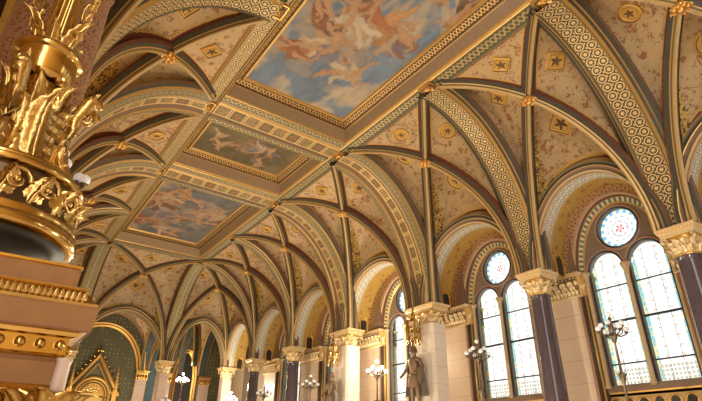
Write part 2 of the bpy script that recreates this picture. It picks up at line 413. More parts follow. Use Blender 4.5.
# ---------------------------------------------------------------- vault bays
def spring_arch(s, rise=2.72):    # height over the springing along the wall edge
    q = np.abs(2*s-1); return rise*(1-q**2.1)**(1/1.95)*(1-.06*np.cos(PI*q/2)**0*q*0)
ZB = float(cove(np.array(.5)))
def diag_pts(c0, ctr, top, n=25):
    """half diagonal from corner c0 (xy) to centre; top=True when c0 is at rail level"""
    t = TTd = 1-(1-np.linspace(0, 1, n))**1.6 if top else (np.linspace(0, 1, n))**1.8
    z = cove(t/2) if top else cove(1-t/2)
    return np.stack([c0[0]+(ctr[0]-c0[0])*t, c0[1]+(ctr[1]-c0[1])*t, z], 1), t
def web_grid(c0, c1, top0, top1, edgefun, k, n=22):
    ctr = None
    return None
def make_bay(corners, tops, edges, matn, med, label, group='vault bays around the painted ceiling'):
    """corners: 4 xy in ring order; tops: level flags; edges: for each ring edge one of 'rail','cove','arch'"""
    root = thing('vault_bay', label, 'vault bay', (0, 0, 0), 0, group)
    cs = [np.array(c, float) for c in corners]; ctr = sum(cs)/4
    zc = lambda top: H if top else HC
    ribs_lines = []
    halfs = []
    for c, tp in zip(cs, tops):
        P, t = diag_pts(c, ctr, tp); halfs.append(P); ribs_lines.append(P)
    def dz(tp, t): return cove(t/2) if tp else cove(1-t/2)
    def ez(kind, s, ta, tb):
        if kind == 'rail': return np.full_like(s, H)
        if kind == 'arch': return HC+spring_arch(s)
        return cove(s) if ta else cove(1-s)
    n = 30; edge3 = []
    for e in range(4):
        ca, cb = cs[e], cs[(e+1) % 4]; ss = np.linspace(0, 1, 60)
        edge3.append(np.stack([ca[0]+(cb[0]-ca[0])*ss, ca[1]+(cb[1]-ca[1])*ss, ez(edges[e], ss, tops[e], tops[(e+1) % 4])], 1))
    for e in range(4):
        ca, cb = cs[e], cs[(e+1) % 4]; ta, tb = tops[e], tops[(e+1) % 4]; kind = edges[e]
        ps = np.linspace(0, 1, n+1); tq = np.linspace(0, 1, n+1)**1.0
        if kind == 'cove':
            ps = 1-(1-ps)**1.8 if ta else ps**1.8
        if kind == 'arch': ps = .5-.5*np.cos(PI*ps)
        if not (ta or tb): tq = tq**1.7
        G = np.zeros((n+1, n+1, 3)); kk = 1.6 if kind == 'arch' else 1.25
        for i_, t in enumerate(tq):
            a = ca+(ctr-ca)*t; b_ = cb+(ctr-cb)*t
            za, zb = float(dz(ta, np.array(t))), float(dz(tb, np.array(t)))
            G[i_, :, 0] = a[0]+(b_[0]-a[0])*ps; G[i_, :, 1] = a[1]+(b_[1]-a[1])*ps
            bul = ez(kind, ps, ta, tb)-(zc(ta)*(1-ps)+zc(tb)*ps)
            G[i_, :, 2] = za*(1-ps)+zb*ps+bul*(1-t)**kk
        lines = np.concatenate([halfs[e], halfs[(e+1) % 4], edge3[e]])
        D = np.sqrt(((G[:, :, None, :]-lines[None, None])**2).sum(-1)).min(-1)
        D = np.maximum(0, D-(.17 if kind != 'cove' else .2))
        if kind == 'cove': pass
        flag = np.zeros_like(D)
        if kind == 'arch':
            flag = (((ps < .17) | (ps > .83))[None, :] & (tq < .5)[:, None]).astype(float)
        uv = np.stack([D, flag], -1)
        mb = MB(); mb.grid(G, 0, uv); mb.build('painted_web', [matn], root, smooth=True)
        # medallion on the web
        ti, si = {'rail': (.42, .5), 'arch': (.17, .5), 'cove': (.42, .52 if ta else .48)}[kind]
        ii = int(np.argmin(abs(tq-ti))); jj = int(np.argmin(abs(ps-si)))
        p = G[ii, jj]; du = G[ii, min(jj+1, n)]-G[ii, jj-1]; dv = G[ii+1, jj]-G[ii-1, jj]
        du /= np.linalg.norm(du); nn = np.cross(du, dv); nn /= np.linalg.norm(nn)
        if nn[2] > 0: nn = -nn
        dv = np.cross(nn, du)
        R = .45 if kind == 'arch' else .36
        if kind == 'rail': R = .33
        if med == 'circle': R *= .82
        medallion(p+nn*(.085 if kind == 'arch' else .04), du, dv, nn, R, med, root)
    # diagonal ribs: two, each through the boss
    for a_, b_ in ((0, 2), (1, 3)):
        P = np.concatenate([halfs[a_], halfs[b_][::-1][1:]])
        d = cs[b_]-cs[a_]; lat = np.array([-d[1], d[0], 0])/np.hypot(*d); out = outward(P, lat, (ctr[0], ctr[1], 0))
        mb = MB(); sweep(mb, P, lat, out, prof_diag()); mb.build('diagonal_rib', RM, root)
    bz = ZB-.22; boss(ctr[0], ctr[1], bz, root)
    return root
def medallion(p, du, dv, nn, R, med, root):
    n = {'diamond': 4, 'circle': 24, 'octagon': 8}[med]; ph = 0 if med != 'octagon' else PI/8
    def ring(r, h): return [tuple(p+nn*h+(du*math.cos(2*PI*k/n+ph)+dv*math.sin(2*PI*k/n+ph))*r) for k in range(n)]
    mb = MB(); rs = [ring(R, -.02), ring(R, .03), ring(R*.90, .045), ring(R*.84, .02), ring(R*.70, .02), ring(R*.66, .045), ring(R*.60, .03), ring(R*.55, .015)]
    idx = [0, 0, 1, 2, 0, 0, 2]
    for k in range(len(rs)-1):
        P = np.array([[a, b_] for a, b_ in zip(rs[k]+[rs[k][0]], rs[k+1]+[rs[k+1][0]])]); mb.grid(P, idx[k])
    mb.poly(rs[-1], 2)
    if med == 'circle':
        for r0_, r1_ in ((1.75, 1.82), (1.92, 1.96)): P = np.array([[a, b_] for a, b_ in zip(ring(R*r0_, .035)+[ring(R*r0_, .035)[0]], ring(R*r1_, .035)+[ring(R*r1_, .035)[0]])]); mb.grid(P, 1)
    o = mb.build('medallion', ['medal_gold', 'brown_paint', 'medal_field'], root)
    mb = MB()      # leafy relief figure
    for k in range(5):
        a = 2*PI*k/5+.4; d = du*math.cos(a)+dv*math.sin(a); mb.leaf(p+nn*.01, d, nn, R*.45, R*.3, .2, 0, 3, 2)
    mb.build('relief', ['brown_paint'], o)
BOSS = None
def boss(x, y, z, parent):
    global BOSS
    if BOSS is None:
        mb = MB(); mb.lathe([(.001, -.13), (.05, -.12), (.08, -.07), (.09, -.03), (.17, -.02), (.19, .02), (.15, .08)], 16)
        for k in range(8):
            a = 2*PI*k/8; d = Vector((math.cos(a), math.sin(a), 0)); mb.ball((d.x*.15, d.y*.15, -.04), .06, 0, 8); mb.leaf((d.x*.12, d.y*.12, -.02), d, (0, 0, -1), .15, .13, .4, 0, 3, 1)
        BOSS = mb.build('boss', ['gilding'], parent, smooth=True); BOSS.location = (x, y, z); return BOSS
    o = BOSS.copy(); C.objects.link(o); o.parent = parent; o.location = (x, y, z); return o

bayR = ['pink vault bay with circular medallions, past the right edge', 'vault bay with round ringed medallions in the top right corner', 'vault bay with gold diamond medallions above the biggest window',
        'vault bay with round medallions above the second window from the right', 'vault bay with diamond medallions between the two stone piers', 'vault bay with round medallions just beyond the second stone pier',
        'small distant vault bay on the window side, last before the corner']
bayL = ['', 'vault bay overhead left with red edged webs', 'left vault bay behind the foreground lamp, nearest the large painting', 'left vault bay beside the far half of the large painting', 'left vault bay beside the small painting',
        'left vault bay beside the near half of the far painting', 'left vault bay beside the far half of the far painting']
meds = ['circle', 'circle', 'diamond', 'circle', 'diamond', 'circle', 'diamond']
OFF = [.32, .32, .32, .32, .62, .62, .24, .24]
for i in range(7):
    ya, yb, da_, db_ = YN[i], YN[i+1], OFF[i], OFF[i+1]
    make_bay([(aR, ya+da_*.8), (aR, yb-db_*.8), (WR-.2, yb-db_), (WR-.2, ya+da_)], [1, 1, 0, 0], ['rail', 'cove', 'arch', 'cove'], 'web_warm' if i < 4 else 'web_pink', meds[i], bayR[i])
    if i: make_bay([(aL, ya+da_*.8), (aL, yb-db_*.8), (WL+.2, yb-db_), (WL+.2, ya+da_)], [1, 1, 0, 0], ['rail', 'cove', 'arch', 'cove'], 'web_warm', ['circle', 'diamond'][i % 2], bayL[i])
make_bay([(aL+.2, YN[7]), (aR-.2, YN[7]), (aR-.25, YF-.2), (aL+.25, YF-.2)], [1, 1, 0, 0], ['rail', 'cove', 'arch', 'cove'], 'web_rose', 'diamond', 'far end vault bay with diamond medallions above the pointed arch')
make_bay([(aR, YN[7]), (WR-.2, YN[7]), (WR-.2, YF-.2), (aR, YF-.2)], [1, 0, 0, 0], ['cove', 'arch', 'arch', 'cove'], 'web_rose', 'circle', 'far right corner vault bay where three ribs fan out')
make_bay([(aL, YN[7]), (WL+.2, YN[7]), (WL+.2, YF-.2), (aL, YF-.2)], [1, 0, 0, 0], ['cove', 'arch', 'arch', 'cove'], 'web_rose', 'circle', 'far left corner vault bay hidden behind the foreground lamp')

# ---------------------------------------------------------------- flat ceiling: rails, beams, coffers, paintings
RAILP = symm([(-.33, -.12, -.33, .02, I['dark_green_paint']), (-.33, .02, -.29, .05, I['gilt_line']), (-.29, .05, -.26, .03, I['brown_paint']), (-.26, .03, -.22, .05, I['gilt_line']), (-.22, .05, -.19, .03, I['grey_green_paint'])])
def rail(x, pat, label):
    mb = MB(); P = np.array([(x, y, H) for y in np.linspace(-4.2, YN[7]+.3, 20)]); sweep(mb, P, np.array([1., 0, 0]), np.tile([0, 0, -1.], (20, 1)), RAILP+[(-.19, .03, .19, .03, pat)])
    root = thing('ceiling_beam', label, 'ceiling beam', (0, 0, 0), 0, 'long beams either side of the paintings'); mb.build('patterned_rail', RM, root)
    for i in range(1, 8): rosette(x, YN[i], root, .25 if i in (2, 3, 4, 5) else .2)
ROS = None
def rosette(x, y, parent, s):
    global ROS
    if ROS is None:
        mb = MB(); mb.box((-1, -1, -.1), (1, 1, .3)); mb.box((-.85, -.85, -.16), (.85, .85, -.08), 1)
        for k in range(4):
            a = PI/4+PI/2*k; d = Vector((math.cos(a), math.sin(a), 0)); mb.leaf((d.x*.15, d.y*.15, -.2), d, (0, 0, -1), .8, .75, .3, 0, 4, 2)
        mb.ball((0, 0, -.25), .2, 0, 10)
        for q in (-1, 1):
            mb.box((-1, q*.93-.07, -.24), (1, q*.93+.07, -.05)); mb.box((q*.93-.07, -1, -.24), (q*.93+.07, 1, -.05))
        ROS = mb.build('rosette', ['gilding', 'brown_paint'], parent); o = ROS
    else:
        o = ROS.copy(); C.objects.link(o); o.parent = parent
    o.location = (x, y, H-.03); o.scale = (s, s, s); return o
rail(aL, I['rail_band'], 'long gold patterned ceiling beam left of the three paintings')
rail(aR, I['rail_green_band'], 'long green and gold patterned ceiling beam right of the three paintings')
def beam(y, label, prof):
    mb = MB(); P = np.array([(x, y, H) for x in np.linspace(aL+.3, aR-.3, 10)]); sweep(mb, P, np.array([0, 1., 0]), np.tile([0, 0, -1.], (10, 1)), prof)
    tag(mb.build('ceiling_beam', RM), label, 'ceiling beam', 'cross beams between the paintings')
trp = symm([(-.80, -.12, -.80, .02, I['dark_green_paint']), (-.80, .02, -.76, .05, I['gilt_line']), (-.76, .05, -.50, .05, I['rail_green_band']), (-.50, .05, -.44, .08, I['cream_paint']), (-.44, .08, -.36, .03, I['brown_paint']), (-.36, .03, -.30, .06, I['gilt_line'])])+[(-.30, .05, .30, .05, I['panel_band'])]
beam(YN[4], 'wide panelled cross beam between the large painting and the small one', trp)
beam(YN[5], 'panelled cross beam between the small painting and the far one', trp)
beam(YN[7]-.1, 'plain far cross beam closing the painted ceiling', symm([(-.3, -.1, -.3, .03, I['gilt_line']), (-.3, .03, -.2, .05, I['brown_paint'])])+[(-.2, .05, .2, .05, I['meander_band'])])
beam(-3.9, 'near cross beam of the large painting behind the camera', trp)

rng = np.random.default_rng(7)
def fbm(nx, ny, sx, sy, seed, octs=5):
    r = np.random.default_rng(seed); out = np.zeros((nx, ny)); amp = 1; tot = 0
    for o in range(octs):
        gx, gy = max(2, int(sx*2**o)+2), max(2, int(sy*2**o)+2); g = r.random((gx, gy))
        xs = np.linspace(0, gx-1.001, nx); ys = np.linspace(0, gy-1.001, ny); xi, yi = xs.astype(int), ys.astype(int); fx, fy = (xs-xi)[:, None], (ys-yi)[None]
        fx = fx*fx*(3-2*fx); fy = fy*fy*(3-2*fy)
        v = g[np.ix_(xi, yi)]*(1-fx)*(1-fy)+g[np.ix_(xi+1, yi)]*fx*(1-fy)+g[np.ix_(xi, yi+1)]*(1-fx)*fy+g[np.ix_(xi+1, yi+1)]*fx*fy
        out += amp*v; tot += amp; amp *= .55
    return out/tot
def painting(x0, x1, y0, y1, z, sky, cloud, clusters, label, seed, rays=None):
    """free invention: clouds and small groups of draped figures"""
    st = .028; nx, ny = int((x1-x0)/st), int((y1-y0)/st); X, Y = np.meshgrid(np.linspace(x0, x1, nx), np.linspace(y0, y1, ny), indexing='ij')
    w1, w2 = fbm(nx, ny, 9, 9*(y1-y0)/(x1-x0), seed+1)-.5, fbm(nx, ny, 9, 9*(y1-y0)/(x1-x0), seed+2)-.5
    f = fbm(nx, ny, 3, 3*(y1-y0)/(x1-x0), seed); k = np.clip((f-.47)/.16, 0, 1)[..., None]
    col = np.array(sky)*(1-k)+np.array(cloud)*k; col = col*(.62+.72*fbm(nx, ny, 14, 20, seed+5))[..., None]
    if rays:
        a = np.arctan2(Y-rays[1], X-rays[0]); rr = np.hypot(X-rays[0], Y-rays[1]); m_ = (np.cos(a*22+3*np.sin(a*3)) > .25)*np.clip(1-rr/rays[2], 0, 1)*1.0
        col = col*(1-.6*m_[..., None])+np.array((.66, .50, .28))*.6*m_[..., None]
    r = np.random.default_rng(seed+9); skin = (.44, .27, .16); pal = [(.40, .17, .07), (.46, .24, .09), (.52, .40, .26), (.18, .10, .06), (.25, .24, .30), (.56, .48, .38), (.34, .13, .06), (.20, .17, .20)]
    w3, w4 = fbm(nx, ny, 26, 26*(y1-y0)/(x1-x0), seed+3)-.5, fbm(nx, ny, 26, 26*(y1-y0)/(x1-x0), seed+4)-.5
    Xw, Yw = X+w1*.35+w3*.16, Y+w2*.35+w4*.16
    def cap(ax, ay, bx, by, ra, rb, c, al=.9):
        dx, dy = bx-ax, by-ay; t = np.clip(((Xw-ax)*dx+(Yw-ay)*dy)/(dx*dx+dy*dy+1e-9), 0, 1); d = np.hypot(Xw-ax-t*dx, Yw-ay-t*dy)/(ra+(rb-ra)*t)
        m_ = np.clip((1-d)/.35, 0, 1)*al; sh = (1.12-.5*np.clip(d, 0, 1)**2)
        nonlocal col; col = col*(1-m_[..., None])+(np.array(c)*sh[..., None])*m_[..., None]
    for (cx, cy, n, sp, sz) in clusters:
        for q in range(3):
            px, py = cx+r.normal()*sp*1.5, cy+r.normal()*sp*1.5; cap(px, py, px+r.normal()*.4, py+r.normal()*.4, .35, .25, tuple(np.array(cloud)*r.uniform(.6, 1.0)), .45)
        for q in range(n):
            px, py = cx+r.normal()*sp, cy+r.normal()*sp; a = r.uniform(0, 2*PI); c = pal[r.integers(len(pal))]
            for d in range(3):      # drapery
                b_ = a+r.normal()*.9; L = sz*r.uniform(.4, .9); cap(px, py, px+L*math.cos(b_), py+L*math.sin(b_), sz*.24, sz*.10, tuple(np.array(c)*r.uniform(.7, 1.1)), .85)
            cap(px, py, px+sz*.45*math.cos(a+PI), py+sz*.45*math.sin(a+PI), sz*.13, sz*.15, skin)
            for s_ in (-1, 1):
                b_ = a+PI+s_*r.uniform(.4, 1.4); sx_, sy_ = px+sz*.42*math.cos(a+PI), py+sz*.42*math.sin(a+PI); cap(sx_, sy_, sx_+sz*.4*math.cos(b_), sy_+sz*.4*math.sin(b_), sz*.06, sz*.04, skin)
                b_ = a+s_*r.uniform(.1, .6); cap(px, py, px+sz*.6*math.cos(b_), py+sz*.6*math.sin(b_), sz*.09, sz*.045, skin)
            hx, hy = px+sz*.62*math.cos(a+PI), py+sz*.62*math.sin(a+PI); cap(hx, hy, hx+.01, hy, sz*.085, sz*.085, (.3, .16, .08) if q % 2 else skin)
    col = np.clip(col, 0, 1)
    V = np.stack([X, Y, np.full_like(X, z)], -1).reshape(-1, 3); ii, jj = np.meshgrid(np.arange(nx-1), np.arange(ny-1), indexing='ij'); b_ = (ii*ny+jj).ravel()
    F = np.stack([b_, b_+1, b_+ny+1, b_+ny], 1)
    me = bpy.data.meshes.new('canvas'); me.from_pydata(V.tolist(), [], F.tolist()); at = me.color_attributes.new('paint', 'FLOAT_COLOR', 'POINT')
    at.data.foreach_set('color', np.concatenate([col.reshape(-1, 3), np.ones((nx*ny, 1))], 1).astype(np.float32).ravel())
    if 'fresco' not in M:
        m_, b = newmat('fresco'); n = E.nt.nodes.new('ShaderNodeAttribute'); n.attribute_name = 'paint'; E.nt.links.new(n.outputs['Color'], b.inputs['Base Color']); b.inputs['Roughness'].default_value = .75; M['fresco'] = m_
    me.materials.append(M['fresco'])
    root = thing('ceiling_painting', label, 'ceiling painting', (0, 0, 0), 0, 'framed paintings of the flat ceiling')
    o = bpy.data.objects.new('canvas', me); C.objects.link(o); o.parent = root
    return root
def coffer(x0, x1, y0, y1, root):
    """x0.. are the rail inner edges; sloping taupe cove, gilded frieze and inner gilt moulding rising to the canvas"""
    lv = [(-.03, 9.97), (0, 9.965), (.02, 9.99), (.025, 10.01), (.07, 10.44), (.10, 10.46), (.06, 10.43), (.10, 10.44), (.11, 10.47), (.35, 10.57), (.36, 10.54), (.42, 10.54), (.46, 10.60)]
    mats = ['gilt_line', 'gilt_line', 'gilt_line', 'taupe_paint', 'gilt_line', 'gilt_line', 'gilt_line', 'brown_paint', 'frieze_scroll', 'gilt_line', 'gilt_line', 'gilt_line']
    # reorder: frieze occupies the broad step
    names = ['gilt_line', 'taupe_paint', 'frieze_scroll', 'brown_paint']
    groups = {'coffer_cove': [2, 3], 'gilded_frieze': [0, 1, 4, 5, 6, 7, 8, 9, 10, 11]}
    for nm, segs in groups.items():
        mb = MB()
        for sgi in segs:
            (o0, z0), (o1, z1) = lv[sgi], lv[sgi+1]
            A = [(x0+o0, y0+o0, z0), (x1-o0, y0+o0, z0), (x1-o0, y1-o0, z0), (x0+o0, y1-o0, z0)]; B = [(x0+o1, y0+o1, z1), (x1-o1, y0+o1, z1), (x1-o1, y1-o1, z1), (x0+o1, y1-o1, z1)]
            mi = names.index(mats[sgi]) if mats[sgi] in names else 0
            for q in range(4):
                q2 = (q+1) % 4; L = math.dist(A[q], A[q2]); k = len(mb.V); mb.V += [A[q], A[q2], B[q2], B[q]]; mb.F.append((k, k+1, k+2, k+3)); mb.mi.append(mi); mb.UV += [(0, 0), (L, 0), (L-(o1-o0), 1), (o1-o0, 1)]
        mb.build(nm, names, root)
xa, xb = aL+.31, aR-.33
p1 = painting(xa+.44, xb-.44, -2.7, 12.5-.44, 10.6, (.17, .235, .33), (.47, .39, .29), [(5.4, 10.1, 3, .3, 1.0), (5.9, 9.2, 5, .35, 1.1), (6.9, 9.6, 3, .35, .9), (7.2, 7.9, 4, .35, 1.1), (5.6, 7.5, 5, .4, 1.2), (6.4, 5.6, 5, .4, 1.2), (5.0, 8.5, 2, .2, .8), (7.4, 5.8, 4, .4, 1.1), (5.3, 5.0, 3, .4, 1.1), (6.4, 2, 6, .9, 1.3)],
              'large ceiling painting of a blue cloudy sky with draped figures', 11, (6.6, 5.6, 3.8))
coffer(xa, xb, -3.1, 12.5, p1)
p2 = painting(xa+.44, xb-.44, 14.08+.44, 17.47-.44, 10.6, (.135, .105, .05), (.19, .15, .08), [(5.9, 15.9, 3, .22, .75), (6.7, 15.7, 3, .2, .75), (5.2, 15.6, 2, .2, .6), (6.9, 16.4, 2, .15, .6)], 'small olive brown ceiling painting with a pale cluster of figures', 23)
coffer(xa, xb, 14.08, 17.47, p2)
p3 = painting(xa+.44, xb-.44, 19.16+.44, 27.0-.44, 10.6, (.16, .165, .165), (.36, .30, .24), [(5.5, 21.2, 5, .5, 1.2), (6.0, 23.8, 6, .6, 1.3), (7.0, 23.0, 4, .5, 1.1), (5.1, 25, 4, .4, 1.1), (6.6, 25.4, 4, .4, 1.0), (4.9, 22.6, 3, .3, 1.2)], 'far ceiling painting in grey and orange with tumbling figures', 37)
coffer(xa, xb, 19.16, 27.0, p3)

# ---------------------------------------------------------------- columns
def capital_mesh(half, root, name='capital'):
    mb = MB(); r0 = half*.72; z0, z1 = 4.25, 4.70
    mb.lathe([(r0, z0-.06), (r0+.03, z0-.03), (r0+.03, z0), (r0, z0+.02)], 24, 1)
    mb.lathe([(r0*.96, z0), (r0*.98, z0+.2), (r0*1.08, z0+.36), (half*1.0, z1)], 24, 1)
    for tier, (zz, h, nn, ph) in enumerate(((z0+.0, .26, 10, 0), (z0+.14, .30, 10, .5))):
        for k in range(nn):
            a = 2*PI*(k+ph)/nn; d = Vector((math.cos(a), math.sin(a), 0)); mb.leaf((d.x*r0, d.y*r0, zz), (0, 0, 1), d, h, .27*half/.42, .75, 0, 5, 3)
    for k in range(4):
        a = PI/4+PI/2*k; d = Vector((math.cos(a), math.sin(a), 0)); c = d*half*1.22
        pts = [(c.x+d.x*.075*math.cos(t)*(1-t/14), c.y+d.y*.075*math.cos(t)*(1-t/14), z1-.07+.075*math.sin(t)*(1-t/14)) for t in np.linspace(-1.5, 8, 18)]
        mb.tube(pts, [.035-.001*i for i in range(18)], 6)
    o = mb.build(name, ['lit_carved_gold', 'gilding'], root, smooth=True)
    mb = MB(); h = half
    mb.lathe([(h*1.0, z1-.02), (h*1.02, z1), (h*1.02, z1+.04), (h*1.10, z1+.07), (h*1.10, z1+.10), (h*1.18, z1+.14), (h*1.20, z1+.195), (h*1.05, z1+.2)], 4*2, 0, square=True)
    mb2 = mb.build('abacus', ['lit_carved_gold'], o)
    mb = MB(); hh = h*1.105
    for q in range(4):
        for k in range(10):
            t = -hh+2*hh*(k+.5)/10; a, b_ = [(t, -hh), (hh, t), (t, hh), (-hh, t)][q]; mb.box((a-.02, b_-.02, z1+.105), (a+.02, b_+.02, z1+.135))
    mb.build('dentils', ['gilding'], o); return o
def column(x, y, kind, label, half=.43, sy=1.0):
    half *= .86
    root = thing('column', label, 'column', (x, y, 0), 0, 'columns and piers that carry the vault')
    root.scale = (1, sy, 1)
    mb = MB()
    if kind in ('pale_stone', 'rose_stone'):
        s = half*(.92 if sy > 1 else .78); prof = [(s, FLOOR+.5), (s, 4.22)]
        c = .07; pts = [(-s, -s+c), (-s+c, -s), (s-c, -s), (s, -s+c), (s, s-c), (s-c, s), (-s+c, s), (-s, s-c)]
        mb.grid(np.array([[(px, py, FLOOR+.5), (px, py, 4.22)] for px, py in pts+[pts[0]]]), 0)
        mb.build('shaft', [kind], root)
    else:
        r = .39 if kind == 'pink_granite' else .295; mb.lathe([(r*1.03, FLOOR+.5), (r*1.03, 0), (r*1.0, 2), (r*.92, 4.0), (r*.92, 4.16), (r*.99, 4.18), (r*.99, 4.22)], 32); mb.build('shaft', [kind], root, smooth=True)
    capital_mesh(half, root)
    mb = MB(); mb.lathe([(half*1.15, FLOOR), (half*1.15, FLOOR+.25), (half*.95, FLOOR+.3), (half*1.05, FLOOR+.36), (half*1.0, FLOOR+.42), (half*.85, FLOOR+.5)], 24); mb.build('base', ['pale_stone'], root)
    return root
colR = [(1, 'purple_marble', .43, 'dark marble column off the right edge of the picture'), (2, 'purple_marble', .43, 'dark marble column at the right edge beside the biggest window'), (3, 'purple_marble', .43, 'dark purple marble column between the two nearest windows'),
        (4, 'pale_stone', .58, 'pale stone block pier with the larger statue and gilded capital'), (5, 'pale_stone', .50, 'pale stone block pier beside the lit chandelier with the smaller statue'), (6, 'purple_marble', .43, 'distant dark marble column left of the second stone pier'),
        (7, 'purple_marble', .43, 'last thin dark column on the window side before the corner')]
for i, k, h, lab in colR: column(WR, YN[i], k, lab, .43 if i in (4, 5) else h, 1.75 if i in (4, 5) else 1.0)
column(WR, YF, 'rose_stone', 'pinkish stone corner pier at the far end right of the small pointed arch', .45)
column(aR, YF, 'rose_stone', 'pinkish stone pier at the far wall between the two pointed arches', .45)
column(aL, YF, 'rose_stone', 'far wall pier hidden behind the gilded pedestal', .45)
for i, k in ((2, 'pink_granite'), (3, 'purple_marble'), (4, 'pale_stone'), (5, 'pale_stone'), (6, 'purple_marble'), (7, 'purple_marble')):
    column(WL, YN[i], k, {2: 'pink speckled granite column behind the gilded lamp', 3: 'left colonnade column behind the foreground lamp, second from the camera', 4: 'left colonnade stone pier behind the pedestal, third from the camera', 5: 'left colonnade stone pier, fourth from the camera',
                          6: 'left colonnade dark column, fifth from the camera', 7: 'left colonnade column nearest the far wall'}[i], .43)

# ---------------------------------------------------------------- arcades
def arch_curve(half, z0, rise, n=40, pw=2.1):
    s = np.linspace(-1, 1, n+1); s = np.sin(s*PI/2); z = z0+rise*np.clip(1-np.abs(s)**pw, 0, 1)**(1/1.95); return half*s, z
def plate(outer, holes, fmap, t0, t1, name, mats, parent, mi=0):
    """flat plate with holes: outer / holes are lists of (a,z); fmap(a,z,t) -> xyz"""
    bm = bmesh.new(); edges = []
    for loop in [outer]+holes:
        vs = [bm.verts.new(fmap(a, z, t0)) for a, z in loop]
        for i_ in range(len(vs)): edges.append(bm.edges.new((vs[i_], vs[(i_+1) % len(vs)])))
    bmesh.ops.triangle_fill(bm, use_beauty=True, edges=edges)
    ret = bmesh.ops.extrude_face_region(bm, geom=list(bm.faces)); d = Vector(fmap(0, 0, t1))-Vector(fmap(0, 0, t0))
    bmesh.ops.translate(bm, verts=[v for v in ret['geom'] if isinstance(v, bmesh.types.BMVert)], vec=d)
    bmesh.ops.recalc_face_normals(bm, faces=bm.faces)
    me = bpy.data.meshes.new(name); bm.to_mesh(me); bm.free()
    for m_ in mats: me.materials.append(M[m_])
    o = bpy.data.objects.new(name, me); C.objects.link(o)
    if parent: o.parent = parent
    return o
AM = ['gilt_line', 'lit_soffit_band', 'rosy_moulding', 'dark_green_paint', 'grey_green_paint', 'cream_paint', 'yellow_vault', 'tooth_band', 'red_gold_band', 'green_teeth', 'dark_red_paint', 'brown_paint', 'meander_band']
J = {n: i for i, n in enumerate(AM)}
def arcade(fmap, La, label, pale=True, thick=(-.26, .30), barrel=None, gap=.36, infill=None, pw=2.1):
    """arch between two columns. fmap(a,z,t): a along the wall from the bay centre, t into the wall (0 = column line). La = bay length"""
    root = thing('arcade_arch', label, 'arch', (0, 0, 0), 0, 'arches of the arcade')
    b = La/2-gap; a, z = arch_curve(b, HC+.02, 2.30 if pw > 2 else 2.55, 40, pw); ao, zo = arch_curve(La/2, HC, 2.72)
    t0, t1 = thick
    F = lambda A, Z, T: np.array([fmap(x, y, T) for x, y in zip(A, Z)], float)
    # wall crescent front and back
    mb = MB(); mb.grid(np.stack([F(a, z, t0), F(ao, zo+.03, t0)], 1), 0); mb.grid(np.stack([F(a, z, t1), F(ao, zo+.3, t1)], 1), 0); mb.build('arch_wall', [infill or 'ochre_paint'], root)
    L = np.concatenate([[0], np.cumsum(np.hypot(np.diff(a), np.diff(z)))])
    uv = np.stack([np.stack([L, 0*L], -1), np.stack([L, 0*L+1], -1)], 1)
    mb = MB()
    seg = [(t0, t0+.06, 0, .0, 'gilt_line'), (t0+.06, t1-.06, .0, .0, 'lit_soffit_band' if pale else 'meander_band'), (t1-.06, t1, 0, 0, 'gilt_line')]
    for ta, tb, _, _, mm in seg: mb.grid(np.stack([F(a, z, ta), F(a, z, tb)], 1), J[mm], uv)
    mb.build('soffit', AM, root)
    # moulded archivolt on the face: profile (offset outwards, projection)
    pr = [(0, 0, 0, .05, 'rosy_moulding'), (0, .05, .05, .09, 'cream_paint'), (.05, .09, .09, .06, 'grey_green_paint'), (.09, .06, .15, .12, 'brown_paint'), (.15, .12, .17, .13, 'gilt_line'), (.17, .13, .25, .13, 'dark_green_paint'), (.25, .13, .28, .16, 'grey_green_paint'), (.28, .16, .33, .02, 'brown_paint')]
    da, dz = np.gradient(a), np.gradient(z); nl = np.hypot(da, dz); na, nz = -dz/nl, da/nl
    mb = MB()
    for o0, p0, o1, p1_, mm in pr:
        mb.grid(np.stack([F(a+na*o0, z+nz*o0, t0-p0), F(a+na*o1, z+nz*o1, t0-p1_)], 1), J[mm], uv)
    mb.build('archivolt', AM, root)
    if barrel:
        ta, tb = barrel; mb = MB(); aa = np.concatenate([[-b-.01], a*1.01, [b+.01]]); zz = np.concatenate([[HC-.05], z+.02, [HC-.05]])
        mb.grid(np.stack([F(aa, zz, ta), F(aa, zz, (ta+tb)/2), F(aa, zz, tb)], 1), 0); mb.build('barrel_vault', ['yellow_vault'], root)
        for s_ in (-1, 1):          # small gilt rimmed niche at the foot of the barrel
            mb = MB(); tc = (ta+tb)/2; n = 14; A2 = s_*(b-.02)
            pts = [(tc+.19*math.cos(t), HC+.38+.30*math.sin(t)) for t in np.linspace(0, PI, n)]; pts = [(tc+.19, HC)]+pts+[(tc-.19, HC)]
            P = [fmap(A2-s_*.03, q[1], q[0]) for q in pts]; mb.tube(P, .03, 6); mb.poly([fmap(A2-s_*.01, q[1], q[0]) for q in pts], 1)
            mb.build('niche', ['gilding', 'recess_shade'], root)  # dark flat panel stands in for the shade inside
    return root, (lambda x, y, t: fmap(x, y, t)), b

